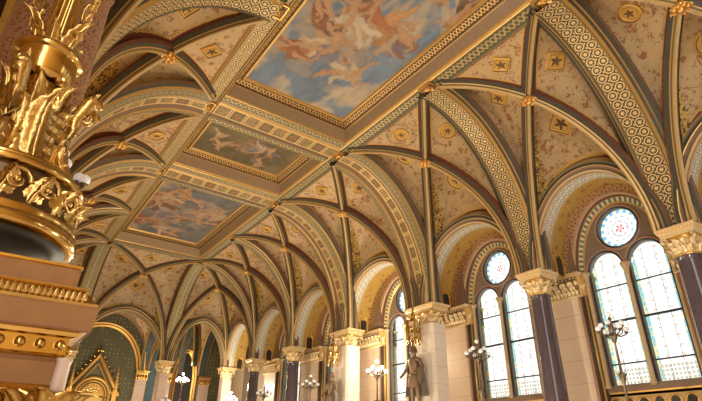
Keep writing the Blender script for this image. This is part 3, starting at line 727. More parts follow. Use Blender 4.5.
# right side: arcade, back wall piers and windows
winlab = {0: 'window past the right edge', 1: 'right edge window', 2: 'biggest window', 3: 'second window from the right', 4: 'third window from the right', 5: 'fourth window', 6: 'fifth window'}
for i in range(7):
    Yc, La = (YN[i]+YN[i+1])/2, YN[i+1]-YN[i]
    fm = (lambda Yc: (lambda a_, z_, t: (WR+t, Yc+a_, z_)))(Yc)
    lab = {0: 'arcade arch beyond the right edge of the picture', 1: 'arcade arch with cream soffit at the right edge', 2: 'cream banded arcade arch in front of the biggest window', 3: 'cream banded arcade arch in front of the second window', 4: 'cream and yellow arch between the two stone piers',
           5: 'arcade arch just left of the second stone pier', 6: 'small distant arcade arch left of the far dark columns'}[i]
    r_, _, b = arcade(fm, La, lab, barrel=(.30, .95))
    # red and gold order
    o = thing('window_arch', 'red and gold patterned arch ring around the '+winlab[i], 'arch', (0, 0, 0), 0, 'red and gold arch rings around windows')
    a1, z1 = arch_curve(b+.02, HC, 2.34); hw = 1.32; a2, z2 = arch_curve(hw, HC, 2.02); a3, z3 = arch_curve(hw-.10, HC, 1.9)
    F = lambda A, Z, T: np.array([fm(x, y, T) for x, y in zip(A, Z)], float)
    L = np.concatenate([[0], np.cumsum(np.hypot(np.diff(a2), np.diff(z2)))]); uv = np.stack([np.stack([L, 0*L], -1), np.stack([L, 0*L+1], -1)], 1)
    mb = MB()
    am, zm = (a1+a2)/2, (z1+z2)/2
    lay = [(a1, z1, .93, a1*.985+0, z1-.03, .90, 'gilt_line')]
    def mixl(f): return a1*(1-f)+a2*f, z1*(1-f)+z2*f
    for f0, t0, f1, t1, mm in [(0, .92, .06, .90, 'gilt_line'), (.06, .90, .62, 1.0, 'red_gold_band'), (.62, 1.0, .66, .96, 'gilt_line'), (.66, .96, .80, .99, 'rosy_moulding'), (.80, .99, .86, 1.04, 'cream_paint'), (.86, 1.04, 1, 1.10, 'dark_red_paint')]:
        A0, Z0 = mixl(f0); A1, Z1 = mixl(f1); mb.grid(np.stack([F(A0, Z0, t0), F(A1, Z1, t1)], 1), J[mm], uv)
    mb.build('ring_band', AM, o)
    mb = MB(); mb.grid(np.stack([F(a2, z2, 1.10), F(a2, z2, 1.14)], 1), J['gilt_line'], uv); mb.grid(np.stack([F(a2, z2, 1.14), F(a3, z3, 1.19)], 1), J['green_teeth'], uv); mb.grid(np.stack([F(a3, z3, 1.19), F(a3*.97, z3-.05, 1.26)], 1), J['gilt_line'], uv)
    mb.build('inner_ring', AM, o)
    # window wall with holes
    win = thing('window_%d' % (i+1), None, None, kind='structure'); win['label'] = 'round oculus over two arched lancets of leaded glass, '+winlab[i]
    SP, LW, LZ0, LS, OC, OR = .585, .50, 1.78, 4.88, 6.03, .585
    def lancet(c, w_, ztop, zb): return [(c-w_, zb)]+[(c-w_*math.cos(t), ztop+w_*1.06*math.sin(t)) for t in np.linspace(0, PI, 17)]+[(c+w_, zb)]
    circ = lambda r_: [(r_*math.cos(t), OC+r_*math.sin(t)) for t in np.linspace(0, 2*PI, 33)[:-1]]
    ot = [(-hw-.2, 1.5)]+[(x, y) for x, y in zip(a2*1.15, z2+.2)]+[(hw+.2, 1.5)]
    plate(ot, [lancet(-SP, LW, LS, LZ0), lancet(SP, LW, LS, LZ0), circ(OR)], fm, 1.25, 1.42, 'window_wall', ['tympanum_wall'], win)
    for c in (-SP, SP):
        mb = MB(); n = 21; rows = []; uvr = []
        cols = np.linspace(-1, 1, 15)
        zz = np.concatenate([np.linspace(LZ0, LS, 14)])
        for cc in cols:
            top = LS+LW*1.06*math.sqrt(max(0, 1-cc*cc)); hs = np.linspace(LZ0, top, 16); rows.append([fm(c+cc*LW, h_, 1.40) for h_ in hs]); uvr.append([(cc, h_-LZ0) for h_ in hs])
        mb.grid(np.array(rows), 0, uvr); pn = mb.build('lancet_pane', ['lancet_glass'], win)
        mb = MB()
        for zb in (2.32, 3.45, 4.42): mb.tube([fm(c-LW, zb, 1.385), fm(c+LW, zb, 1.385)], .022 if zb != 3.45 else .035, 6)
        for q in (-.33, .33): mb.tube([fm(c+q*LW, LZ0, 1.39), fm(c+q*LW, LS+.4, 1.39)], .006, 4)
        mb.build('glazing_bars', ['lead'], pn)
        mb = MB(); pts = lancet(c, LW+.02, LS, LZ0)
        P = [fm(x, y, 1.25) for x, y in pts]; mb.tube(P, .035, 6, 1); P = [fm(x, y, 1.23) for x, y in lancet(c, LW+.075, LS, LZ0+.0)]; mb.tube(P, .03, 6, 0); mb.build('lancet_frame', ['rosy_moulding', 'lead'], win)
    mb = MB(); rr = np.linspace(0.001, OR, 10); th = np.linspace(0, 2*PI, 65)
    P = [[fm(r_*math.cos(t), OC+r_*math.sin(t), 1.40) for r_ in rr] for t in th]; uvr = [[(r_/OR, t/2/PI) for r_ in rr] for t in th]; mb.grid(np.array(P), 0, uvr); mb.build('oculus_pane', ['oculus_glass'], win)
    mb = MB(); th = np.linspace(0, 2*PI, 41)
    for r_, rad, mi in ((OR+.01, .035, 1), (OR+.07, .035, 0)): mb.tube([fm(r_*math.cos(t), OC+r_*math.sin(t), 1.24) for t in th], rad, 6, mi)
    mb.build('oculus_frame', ['rosy_moulding', 'lead'], win)
    # colonnettes
    for a_ in (-SP*2-.03, 0, SP*2+.03):
        mb = MB(); X, Y, _ = fm(a_, 0, 1.18); mb.lathe([(.075, 1.7), (.09, 1.74), (.06, 1.85), (.055, 4.55), (.075, 4.58), (.06, 4.62), (.10, 4.84), (.13, 4.86), (.13, 4.94), (.05, 4.95)], 10, 0, (X, Y)); mb.build('mullion_colonnette', ['cream_paint'], win, smooth=True)
    for s_ in (-1, 1):      # clustered jamb colonnettes beside the pier
        mb = MB()
        for k, (a_, t_, rad, mi) in enumerate(((hw-.05, 1.20, .05, 1), (hw-.01, 1.11, .05, 0), (hw+.01, 1.03, .045, 1), (hw+.03, .95, .04, 2))):
            X, Y, _ = fm(s_*a_, 0, t_); mb.lathe([(rad, 1.2), (rad, 4.25)], 8, mi, (X, Y)); mb.lathe([(rad*1.05, 4.25), (rad*1.3, 4.4), (rad*1.1, 4.5), (rad*1.9, 4.78), (rad*2.1, 4.94)], 8, 0, (X, Y))
        mb.build('jamb_colonnettes', ['gilt_line', 'dark_green_paint', 'dark_red_paint'], win, smooth=True)
    mb = MB(); mb.box(fm(-hw-.3, FLOOR, 1.25), fm(hw+.3, 1.62, 1.7), 0); mb.box(fm(-hw-.3, 1.60, 1.18), fm(hw+.3, 1.72, 1.7), 1)
    mb.box(fm(-hw-.3, 1.56, 1.20), fm(hw+.3, 1.60, 1.7), 2)
    mb.build('sill', ['ochre_paint', 'brown_paint', 'gilding'], win)
    mb = MB()
    for k in range(-3, 4):
        c = k*.38; pts = [(c-.13, 1.0)]+[(c-.13*math.cos(t), 1.33+.13*math.sin(t)) for t in np.linspace(0, PI, 9)]+[(c+.13, 1.0)]
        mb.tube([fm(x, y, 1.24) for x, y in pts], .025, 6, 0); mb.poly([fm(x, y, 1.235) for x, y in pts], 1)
    mb.build('blind_arcade', ['gilding', 'recess_shade'], win)  # arch fills are dark sheets in place of shaded recesses

# piers of the window wall
def pier(i):
    Y = YN[i]; la = (YN[i]-YN[i-1])/2 if i else 2; lb = (YN[i+1]-YN[i])/2 if i < 7 else 2.0
    h0, h1 = la-1.36, lb-1.36
    root = thing('wall_pier', {0: 'marble wall pier outside the view', 1: 'marble wall pier past the right edge', 2: 'marble wall pier behind the rightmost column', 3: 'wide beige marble wall pier between the two nearest windows', 4: 'beige marble wall pier right of the larger statue', 5: 'marble wall pier behind the lit chandelier',
                  6: 'marble wall pier right of the distant dark column', 7: 'small marble wall pier beside the last dark column'}[i], 'wall pier', (WR+.93, Y, 0), 0, 'marble wall piers between windows')
    mb = MB(); mb.box((0, -h0, FLOOR), (.9, h1, 4.26)); mb.build('marble_face', ['beige_marble'], root)
    mb = MB(); mb.box((-.02, -h0-.02, FLOOR), (.0, -h0+.06, 4.26)); mb.box((-.02, h1-.06, FLOOR), (0, h1+.02, 4.26)); mb.build('edge_strips', ['rosy_moulding'], root)
    fr = MB(); fr.box((-.03, -h0-.03, 4.26), (.9, h1+.03, 4.84), 1); fr.box((-.06, -h0-.06, 4.22), (.9, h1+.06, 4.28), 0)
    n = max(5, int((h0+h1)/.115))
    for k in range(n):
        y = -h0+(h0+h1)*(k+.5)/n
        fr.leaf((-.03, y, 4.29), (0, 0, 1), (-1, 0, 0), .20, .13, .7, 0, 4, 2); fr.leaf((-.03, y+.06, 4.44), (0, .3*(-1)**k, 1), (-1, 0, 0), .18, .13, .8, 0, 4, 2); fr.leaf((-.03, y, 4.58), (0, -.3*(-1)**k, 1), (-1, 0, 0), .18, .13, .9, 0, 4, 2)
        fr.ball((-.06, y, 4.79), .03, 0, 6)
    for s_, e in ((-1, -h0), (1, h1)):
        for k in range(3): fr.leaf((.12+.22*k, e+s_*.03, 4.30), (0, 0, 1), (0, s_, 0), .40, .22, .6, 0, 4, 3)
    fr.build('gilded_frieze', ['lit_carved_gold', 'brown_paint'], root, smooth=True)
    mb = MB(); mb.box((-.09, -h0-.09, 4.84), (.9, h1+.09, 4.88)); mb.box((-.13, -h0-.13, 4.88), (.9, h1+.13, 4.94)); mb.build('cornice', ['lit_carved_gold'], root)
    mb = MB(); mb.box((.02, -h0, 4.94), (.9, h1, 8.0)); mb.build('upper_wall', ['brown_paint'], root)
for i in range(8): pier(i)

# left side: arcade and plain back wall with friezes
for i in range(1, 7):
    Yc, La = (YN[i]+YN[i+1])/2, YN[i+1]-YN[i]
    fm = (lambda Yc: (lambda a_, z_, t: (WL-t, Yc+a_, z_)))(Yc)
    arcade(fm, La, ['', 'left arcade arch overhead beside the camera', 'left arcade arch behind the pink granite column', 'left arcade arch, third from the camera', 'left arcade arch, fourth from the camera', 'left arcade arch, fifth from the camera', 'left arcade arch nearest the far wall'][i], pale=False, barrel=(.30, .95))
# end bays of side arcades
La = YF-YN[7]; Yc = (YF+YN[7])/2
arcade(lambda a_, z_, t: (WR+t, Yc+a_, z_), La, 'pale arch with yellow vault in the far right corner', barrel=(.30, .95))
arcade(lambda a_, z_, t: (WL-t, Yc+a_, z_), La, 'arcade arch in the far left corner', pale=False, barrel=(.3, .95))
Xc = (aL+aR)/2; arcade(lambda a_, z_, t: (Xc+a_, YF+t, z_), aR-aL, 'large pointed end arch framing the gilded portal', pale=False, pw=1.75)
Xc2 = (aR+WR)/2; arcade(lambda a_, z_, t: (Xc2+a_, YF+t, z_), WR-aR, 'small pointed arch in the far wall right of the stone pier', pale=False, pw=1.75)
Xc3 = (aL+WL)/2; arcade(lambda a_, z_, t: (Xc3+a_, YF+t, z_), aL-WL, 'small pointed arch in the far wall left of the portal', pale=False, pw=1.75)

# ---------------------------------------------------------------- shell
def struct(name, mb, mats): return tag(mb.build(name, mats), kind='structure')
struct('floor', MB().box((-2.6, -6, FLOOR-.2), (15.2, 42, FLOOR)), ['floor_stone'])
struct('wall_right', MB().box((WR+1.75, -6, FLOOR), (WR+1.9, 40, 1.5)).box((WR+1.75, -6, 7.3), (WR+1.9, 40, 12)), ['brown_paint'])
mb = MB()
mb.box((WL-1.75, -1, FLOOR), (WL-1.6, 40, 12)); struct('wall_left', mb, ['ochre_paint'])
struct('ceiling', MB().box((WL-1.9, -6, 12), (WR+1.9, 42, 12.2)), ['taupe_paint'])
struct('wall_near', MB().box((WL-1.9, -6.2, FLOOR), (WR+1.9, -6, 12)), ['ochre_paint'])
# end bay side wall beyond last pier
mb = MB(); mb.box((WR+1.4, YN[7]+.7, FLOOR), (WR+1.6, YF+.5, 8)); struct('wall_corner', mb, ['tympanum_wall'])

struct('wall_far_right', MB().box((WR+1.7, YN[7]+.7, 1.5), (WR+1.8, 40, 7.4)), ['beige_marble'])
# ---------------------------------------------------------------- space beyond the far wall
YB = 36.0
struct('wall_far', MB().box((WL-1.9, YB, FLOOR), (WR+1.9, YB+.2, 12)), ['green_diaper'])
PM = AM+['blue_band', 'diaper_wall', 'gilding', 'rose_stone', 'web_rose']
def far_rib(x0, y0, x1, y1, z0, zt, label, half=.3, mat='blue_band'):
    s = np.linspace(0, 1, 30); q = np.abs(2*s-1); z = z0+(zt-z0)*(1-q**2.1)**(1/1.9)
    P = np.stack([x0+(x1-x0)*s, y0+(y1-y0)*s, z], 1); d = np.array([x1-x0, y1-y0]); lat = np.array([-d[1], d[0], 0])/np.hypot(*d)
    out = outward(P, lat, ((x0+x1)/2, (y0+y1)/2, 2)); mb = MB()
    sweep(mb, P, lat, out, [(-half, -.3, -half, .05, 0), (-half, .05, -half*.8, .1, 0), (-half*.8, .1, half*.8, .1, 1), (half*.8, .1, half, .05, 0), (half, .05, half, -.3, 0)])
    return tag(mb.build('vault_rib', ['gilt_line', mat]), label, 'vault rib', 'dark ribs of the room beyond the far arches')
far_rib(aL, YF+.4, aL, YB, HC, 8.1, 'dark blue rib beyond the far wall on the portal left'); far_rib(aR, YF+.3, aR, YB, HC, 8.0, 'dark blue rib beyond the far wall on the portal right')
far_rib(aL, YF+.4, aR, YB, HC, 8.6, 'brown diagonal rib beyond the large end arch rising right', .13, 'brown_paint'); far_rib(aR, YF+.4, aL, YB, HC, 8.6, 'brown diagonal rib beyond the large end arch rising left', .13, 'brown_paint')
far_rib(WR, YF+.4, WR, YB, HC, 8.0, 'dark blue rib beyond the small pointed arch, right'); far_rib((aR+WR)/2, YF+.4, (aR+WR)/2+.4, YB, HC, 7.8, 'dark blue rib in the middle of the small pointed arch', .2)
mb = MB(); 
for (xa_, xb_) in ((WL-1.5, aL), (aL, aR), (aR, WR), (WR, WR+1.6)):
    s = np.linspace(0, 1, 25); t = np.linspace(0, 1, 17); S, T = np.meshgrid(s, t, indexing='ij')
    Z = HC+3.4*np.maximum((1-np.abs(2*S-1)**2.1)**(1/1.9), (1-np.abs(2*T-1)**2.1)**(1/1.9)); G = np.stack([xa_+(xb_-xa_)*S, YF+.35+(YB-YF-.35)*T, Z], -1)
    D = np.minimum(np.minimum(S, 1-S), np.minimum(T, 1-T))*3; mb.grid(G, 0, np.stack([D, D*0], -1))
struct('ceiling_far', mb, ['web_pink'])
# wall responds with gilded capitals
def respond(x, y, w_, label):
    root = thing('pilaster', label, 'pilaster', (x, y, 0), 0, 'pilasters of the room beyond')
    MB().box((-w_, -.2, FLOOR), (w_, .0, 4.3)).build('shaft', ['rose_stone'], root)
    mb = MB(); mb.box((-w_-.03, -.24, 4.3), (w_+.03, 0, 4.75), 1); mb.box((-w_-.1, -.32, 4.75), (w_+.1, 0, 4.88), 0)
    for k in range(4): mb.leaf((-w_+(k+.5)*w_/2, -.24, 4.32), (0, 0, 1), (0, -1, 0), .38, w_*.55, .6, 0, 4, 3)
    mb.build('capital', ['carved_gold', 'gilding'], root)
respond(8.75, YB, .33, 'pilaster with gilded capital just right of the green wall arch'); respond(aL+.1, YB, .3, 'pilaster left of the green wall arch'); respond(10.35, YB, .3, 'left pilaster seen inside the small pointed arch'); respond(WR+.2, YB, .36, 'right pilaster seen inside the small pointed arch')
# blind arches on the end wall
def blind(xc, half, ztop, label, fill):
    root = thing('blind_arch', label, 'arch', (xc, YB, 0), 0, 'blind arches of the end wall')
    a, z = arch_curve(half, HC-.6, ztop-HC+.6); pts = [(-half, 0)]+list(zip(a, z))+[(half, 0)]
    A = np.array([(p[0], p[1]) for p in pts]); mb = MB()
    for k, (o0, y0, o1, y1, mi) in enumerate([(0, -.02, 0, -.12, 0), (0, -.12, .10, -.16, 0), (.10, -.16, .16, -.10, 1), (.16, -.10, .26, -.16, 0), (.26, -.16, .30, 0, 0)]):
        sx = 1+np.array([o0, o1])/half; sz = np.array([o0, o1])
        mb.grid(np.array([[(p[0]*sx[0], y0, p[1]+sz[0]), (p[0]*sx[1], y1, p[1]+sz[1])] for p in A]), mi)
    mb.build('gilt_rim', ['gilding', 'dark_red_paint'], root)
    mb = MB(); mb.poly([(p[0], -.015, p[1]) for p in A]); mb.build('painted_field', [fill], root)
blind(6.05, 2.35, 7.35, 'green diapered blind arch with gilded rim behind the portal', 'green_diaper'); blind(11.55, .55, 6.3, 'dark slender blind arch inside the small pointed arch', 'recess_shade')
blind(9.55, .42, 6.6, 'dark painted blind arch left inside the small pointed arch', 'blue_paint')
# gothic portal
def portal():
    root = thing('portal', 'gilded gothic portal with steep crocketed gable and pinnacles', 'portal', (6.0, YB-.25, 0), 0)
    mb = MB(); gw, zb, zt = 1.55, 3.25, 5.55
    for s_ in (-1, 1): mb.tube([(s_*gw, 0, zb), (0, 0, zt)], .10, 6)
    for s_ in (-1, 1): mb.tube([(s_*(gw-.35), -.04, zb), (0, -.04, zt-.5)], .04, 6)
    mb.poly([(-gw, .08, zb), (gw, .08, zb), (0, .08, zt)], 1); mb.build('gable', ['gilding', 'diaper_wall'], root)
    for s_ in (-1, 1):
        mb = MB()
        for k in range(8):
            t = (k+.6)/8.6; mb.leaf((s_*gw*(1-t), -.02, zb+(zt-zb)*t+.05), (s_*.6, 0, .8), (s_, 0, .1), .26, .2, .8, 0, 3, 1); mb.ball((s_*(gw*(1-t)+.12), 0, zb+(zt-zb)*t+.18), .07, 0, 6)
        mb.build('crockets', ['carved_gold'], root)
    mb = MB(); mb.lathe([(.05, zt-.05), (.06, zt+.12), (.12, zt+.16), (.05, zt+.2), (.14, zt+.32), (.04, zt+.40), (.02, zt+.5)], 8); 
    for k in range(4): a = PI/2*k; mb.ball((.14*math.cos(a), .14*math.sin(a), zt+.25), .08, 0, 6)
    mb.build('finial', ['carved_gold'], root)
    mb = MB()
    for r_, rad in ((.98, .09), (.80, .05), (.66, .05)): mb.tube([(r_*math.cos(t), -.10, 3.15+r_*1.05*math.sin(t)) for t in np.linspace(0, PI, 21)]+[(-r_, -.1, FLOOR)], rad, 6)
    for r_, rad in ((.98, .09), (.80, .05), (.66, .05)): mb.tube([(r_, -.1, 3.15), (r_, -.1, FLOOR)], rad, 6)
    mb.build('arch', ['gilding'], root)
    mb = MB(); mb.poly([(.64*math.cos(t), -.03, 3.15+.68*math.sin(t)) for t in np.linspace(0, PI, 17)]+[(-.64, -.03, FLOOR), (.64, -.03, FLOOR)])
    for k in range(26):
        a = k*2.4; r_ = .09*math.sqrt(k); x_, z_ = r_*math.cos(a), 3.35+abs(r_*math.sin(a))
        mb.ball((x_, -.05, z_), .055, 1, 6)
    mb.build('tympanum', ['medal_field', 'carved_gold'], root)
    for s_ in (-1, 1):
        mb = MB(); x_ = s_*1.28; mb.box((x_-.13, -.16, FLOOR), (x_+.13, .1, 3.5)); mb.lathe([(.16, 3.5), (.16, 3.6), (.11, 3.65), (.02, 4.75), (.07, 4.8), (.01, 4.95)], 8, 0, (x_, -.03))
        for k in range(5):
            for q in (-1, 1): mb.ball((x_+q*(.13-.018*k), -.03, 3.75+k*.19), .035, 0, 5)
        mb.build('pinnacle', ['gilding'], root)
portal()

# ---------------------------------------------------------------- candelabra
def warm_point(x, y, z, wat, r=.22):
    l = bpy.data.lights.new('warm_point', 'POINT'); l.energy = wat; l.color = (1, .88, .67); l.shadow_soft_size = r
    o = bpy.data.objects.new('warm_point', l); C.objects.link(o); o.location = (x, y, z); return o
def make_candelabrum(lit, label):
    """origin at the centre of the cluster; stem goes down to the floor"""
    root = thing('candelabrum', label, 'candelabrum', (0, 0, 0), 0, 'globe candelabra along the colonnades')
    mb = MB(); bot = FLOOR-2.85
    mb.lathe([(.20, bot), (.20, bot+.1), (.12, bot+.2), (.04, bot+.5), (.035, -1.9), (.07, -1.85), (.035, -1.78), (.03, -1.3), (.06, -1.2), (.075, -1.1), (.035, -1.0), (.025, -.35), (.06, -.28), (.03, -.18), (.045, -.05), (.07, 0), (.05, .08), (.03, .2), (.05, .24), (.02, .3)], 12)
    for zz in (-1.15, -.25, -1.85):
        for k in range(6):
            a = PI/3*k; d = Vector((math.cos(a), math.sin(a), 0)); mb.leaf((d.x*.05, d.y*.05, zz), (0, 0, 1), d, .18, .09, .9, 0, 3, 1)
    mb.build('stem', ['steel_bronze'], root, smooth=True)
    g0 = MB(); g0.ball((0, 0, 0), .064, 0, 16)
    def globe(p, par):
        if globe.o is None: globe.o = g0.build('globe', ['lit_globe' if lit else 'unlit_globe_glow'], par, smooth=True); o = globe.o
        else: o = globe.o.copy(); C.objects.link(o); o.parent = par
        o.location = p
    globe.o = None
    for k in range(8):
        a = 2*PI*k/8+.2; d = Vector((math.cos(a), math.sin(a), 0)); R = .34 if k % 2 else .24; zt = .0 if k % 2 else .12
        mb = MB(); mb.tube([(d.x*.04, d.y*.04, -.1), (d.x*R*.5, d.y*R*.5, -.18), (d.x*R*.9, d.y*R*.9, -.13), (d.x*R, d.y*R, zt-.08)], [.02, .018, .016, .014], 6)
        mb.lathe([(.015, zt-.12), (.05, zt-.08), (.055, zt-.06), (.02, zt-.055)], 8, 0, (d.x*R, d.y*R)); arm = mb.build('arm', ['steel_bronze'], root, smooth=True)
        globe((d.x*R, d.y*R, zt), arm)
    globe((0, 0, .36), root)
    return root
proto_u = make_candelabrum(False, 'unlit bronze globe candelabrum in front of the biggest window')
proto_l = make_candelabrum(True, 'brightly lit globe candelabrum between the two stone piers')
XR_ = 12.35
cand = [(XR_, 6.45, 2.86, 0, None), (XR_, 10.75, 2.88, 0, 'unlit bronze globe candelabrum in front of the second window from the right'), (XR_, 15.75, 2.92, 1, None), (XR_, 20.6, 2.9, 0, 'unlit globe candelabrum left of the second stone pier'),
        (XR_, 25.2, 2.9, 0, 'small distant unlit candelabrum left of the far dark column'), (XR_, 29.5, 2.9, 1, 'small distant lit candelabrum by the far corner arch'),
        (.14, 6.3, 2.90, 0, 'white globes of a candelabrum peeping from behind the gilded lamp'), (9.0, 30.6, 2.6, 0, 'small candelabrum at the foot of the far stone pier'), (10.4, 32.6, 4.1, 1, 'small lit lamp shining through the far pointed arch')]
first = {0: proto_u, 1: proto_l}; used = {0: False, 1: False}
for x, y, z, lit, lab in cand:
    o = first[lit] if not used[lit] else copy_tree(first[lit]); used[lit] = True
    o.location = (x, y, z)
    if lab: o['label'] = lab
    if lit: warm_point(x-.1, y, z+.75, LAMP_W*(.3 if y > 32 else 1))
# added fill lamps over the staircase, unseen below the frame, to brighten the hall
def fill_lamp(x, y, z, wat, lab):
    root = thing('fill_lamp', lab, 'lamp', (x, y, z), 0, 'added fill lamps over the staircase')
    MB().ball((0, 0, 0), .16, 0, 16).build('globe', ['lit_globe'], root, smooth=True)
    MB().lathe([(.2, FLOOR-z), (.05, FLOOR-z+.2), (.04, -.2), (.1, -.14)], 10).build('stem', ['steel_bronze'], root)
    warm_point(x, y, z+.35, wat, .2)
for y, n in ((2, 'near'), (9, 'second'), (15.5, 'third'), (22, 'far')): fill_lamp(6.24, y, 0, LAMP_W*(1.1 if y < 5 else 2.3), n+' added fill lamp over the stairs, unseen below the picture')
warm_point(6.2, 33.0, 2.4, 170)  # added fill light for the far room, no fixture there

# ---------------------------------------------------------------- statues on the stone piers
def skin_body(name, V, Ed, R, mat, parent, sub=2):
    me = bpy.data.meshes.new(name); me.from_pydata(V, Ed, []); o = bpy.data.objects.new(name, me); C.objects.link(o)
    sk = o.modifiers.new('skin', 'SKIN'); me.skin_vertices.new() if not me.skin_vertices else None
    for i_, r_ in enumerate(R): me.skin_vertices[0].data[i_].radius = (r_, r_*.85)
    me.skin_vertices[0].data[0].use_root = True
    sb = o.modifiers.new('sub', 'SUBSURF'); sb.levels = sub; sb.render_levels = sub
    dg = bpy.context.evaluated_depsgraph_get(); m2 = bpy.data.meshes.new_from_object(o.evaluated_get(dg)); bpy.data.objects.remove(o)
    m2.materials.clear(); m2.materials.append(M[mat]); m2.polygons.foreach_set('use_smooth', [True]*len(m2.polygons))
    o = bpy.data.objects.new(name, m2); C.objects.link(o); o.parent = parent; return o
def statue(x, y, z, label, mirror=1, sc_=1.0):
    root = thing('statue', label, 'statue', (x, y, z), -PI/2, 'painted statues under gilded canopies'); root.scale = (sc_*1.25, sc_*1.15, sc_); m_ = mirror
    # figure faces local -Y; feet at 0
    V = [(0, 0, .92), (0, 0, 1.08), (0, -.01, 1.28), (0, 0, 1.44), (0, -.01, 1.52), (0, -.03, 1.63), (0, -.02, 1.74),
         (.10, 0, .86), (.13*1, -.05, .50), (.14, .0, .10), (.15, -.12, .04),
         (-.10, 0, .86), (-.13, .02, .50), (-.17, .06, .10), (-.20, -.06, .04),
         (.19, 0, 1.42), (.27, .02, 1.17), (.22, -.18, 1.02), (.18, -.26, 1.0), (-.19, 0, 1.42), (-.30, .0, 1.18), (-.34, -.14, .98), (-.34, -.20, .93)]
    V = [(v[0]*m_, v[1], v[2]) for v in V]
    Ed = [(0, 1), (1, 2), (2, 3), (3, 4), (4, 5), (5, 6), (0, 7), (7, 8), (8, 9), (9, 10), (0, 11), (11, 12), (12, 13), (13, 14), (3, 15), (15, 16), (16, 17), (17, 18), (3, 19), (19, 20), (20, 21), (21, 22)]
    R = [.155, .13, .165, .12, .06, .095, .07, .105, .07, .045, .04, .105, .07, .045, .04, .07, .052, .04, .04, .07, .052, .04, .04]
    skin_body('body', V, Ed, R, 'polychrome', root)
    mb = MB(); n = 15; rows = []
    for i_ in range(12):
        t = i_/11; row = []
        for k in range(n):
            a = (-.15+1.3*k/(n-1))*PI; rr = .20+.12*t+.022*math.cos(k*2.4)*(.3+t); row.append((rr*math.cos(a)*1.0, .02+rr*math.sin(a)*.8, 1.46-1.05*t))
        rows.append(row)
    mb.grid(np.array(rows)); mb.build('cloak', ['cape_paint'], root, smooth=True)
    mb = MB(); mb.lathe([(.17, .62), (.19, .70), (.16, .95), (.155, 1.0)], 16, flute=(.06, 8)); mb.build('tunic', ['brown_paint'], root, smooth=True)
    mb = MB(); mb.lathe([(.001, 1.86), (.06, 1.83), (.095, 1.74), (.10, 1.66), (.12, 1.655), (.1, 1.645)], 14, 0, (0, -.02)); mb.build('cap', ['brown_paint'], root, smooth=True)
    mb = MB()      # shield held at the side
    sx = .36*m_; pts = [(math.cos(t)*.17, math.sin(t)*.22) for t in np.linspace(0, PI, 9)]+[(-.16, -.1), (0, -.32), (.16, -.1)]
    mb.poly([(sx+p[0]*.5, -.20-.0*p[0], .95+p[1]) for p in pts]); mb.poly([(sx+p[0]*.5, -.16, .95+p[1]) for p in reversed(pts)])
    P = np.array([[(sx+p[0]*.5, -.20, .95+p[1]), (sx+p[0]*.5, -.16, .95+p[1])] for p in pts+[pts[0]]]); mb.grid(P); mb.build('shield', ['steel_bronze'], root)
    mb = MB(); mb.lathe([(.10, -.55), (.14, -.45), (.22, -.30), (.20, -.24), (.30, -.08), (.30, 0)], 12, flute=(.04, 8)); mb.build('console', ['gilding'], root)
    return root
def canopy(x, y, z, s, label):
    root = thing('canopy', label, 'canopy', (x, y, z), 0, 'gilded canopies over statues'); root.scale = (s, s, s)
    mb = MB(); mb.lathe([(.26, 0), (.30, .05), (.30, .12), (.24, .15), (.22, .5), (.26, .54), (.26, .6), (.05, .62)], 6)
    mb.build('housing', ['lit_carved_gold'], root)
    mb = MB()
    for k in range(6):
        a = PI/3*k; c = (.28*math.cos(a), .28*math.sin(a)); mb.lathe([(.035, -.22), (.02, -.3), (.045, -.12), (.04, .3), (.055, .34), (.01, .72)], 6, 0, c)
        a2 = a+PI/6; mb.tube([(.27*math.cos(a2+q*.3), .27*math.sin(a2+q*.3), .0-.16*q*q+.08) for q in (-1.6, -.8, 0, .8, 1.6)], .02, 5)
        mb.leaf((.25*math.cos(a2), .25*math.sin(a2), .12), (0, 0, 1), (math.cos(a2), math.sin(a2), 0), .3, .16, .5, 0, 3, 2)
    mb.build('tracery', ['carved_gold'], root)
    mb = MB(); mb.lathe([(.2, .6), (.1, .8), (.12, .84), (.03, 1.1), (.06, 1.14), (.01, 1.25)], 6); mb.build('spire', ['carved_gold'], root); return root
statue(WR-.70, YN[4]+.0, 1.38, 'painted statue of a standing armed man on the nearer stone pier', 1, 1.12)
statue(WR-.70, YN[5]+.0, 1.2, 'painted statue of a standing man with shield on the farther stone pier', 1, 1.05)
canopy(WR-.68, YN[4], 3.75, .85, 'gilded gothic canopy above the nearer statue'); canopy(WR-.68, YN[5], 3.65, .85, 'gilded gothic canopy above the farther statue')

# ---------------------------------------------------------------- foreground pedestal
PX, PY = -.17, 2.7
def square_prof(prof, mats, name, root):
    mb = MB()
    for (h0, z0), (h1, z1), mi in zip(prof[:-1], prof[1:], mats):
        for q in range(4):
            s = [(-1, -1), (1, -1), (1, 1), (-1, 1)]; a, b_ = s[q], s[(q+1) % 4]; k = len(mb.V)
            mb.V += [(a[0]*h0, a[1]*h0, z0), (b_[0]*h0, b_[1]*h0, z0), (b_[0]*h1, b_[1]*h1, z1), (a[0]*h1, a[1]*h1, z1)]; mb.F.append((k, k+1, k+2, k+3)); mb.mi.append(mi); mb.UV += [(0, 0), (2*h0, 0), (2*h0, 1), (0, 1)]
    h, z = prof[-1]; mb.poly([(-h, -h, z), (h, -h, z), (h, h, z), (-h, h, z)], mats[-1]); return mb
root = thing('pedestal', 'stepped rosy marble pedestal with gilded mouldings in the left foreground', 'pedestal', (PX, PY, 0))
S_ = ['rosy_marble', 'polished_gold', 'carved_gold', 'dark_bronze']
square_prof([(.34, FLOOR), (.34, .10), (.40, .16), (.43, .20), (.405, .23), (.41, .31), (.42, .325)], [0, 0, 1, 1, 0, 0], 'a', root).build('lower_die', S_, root)
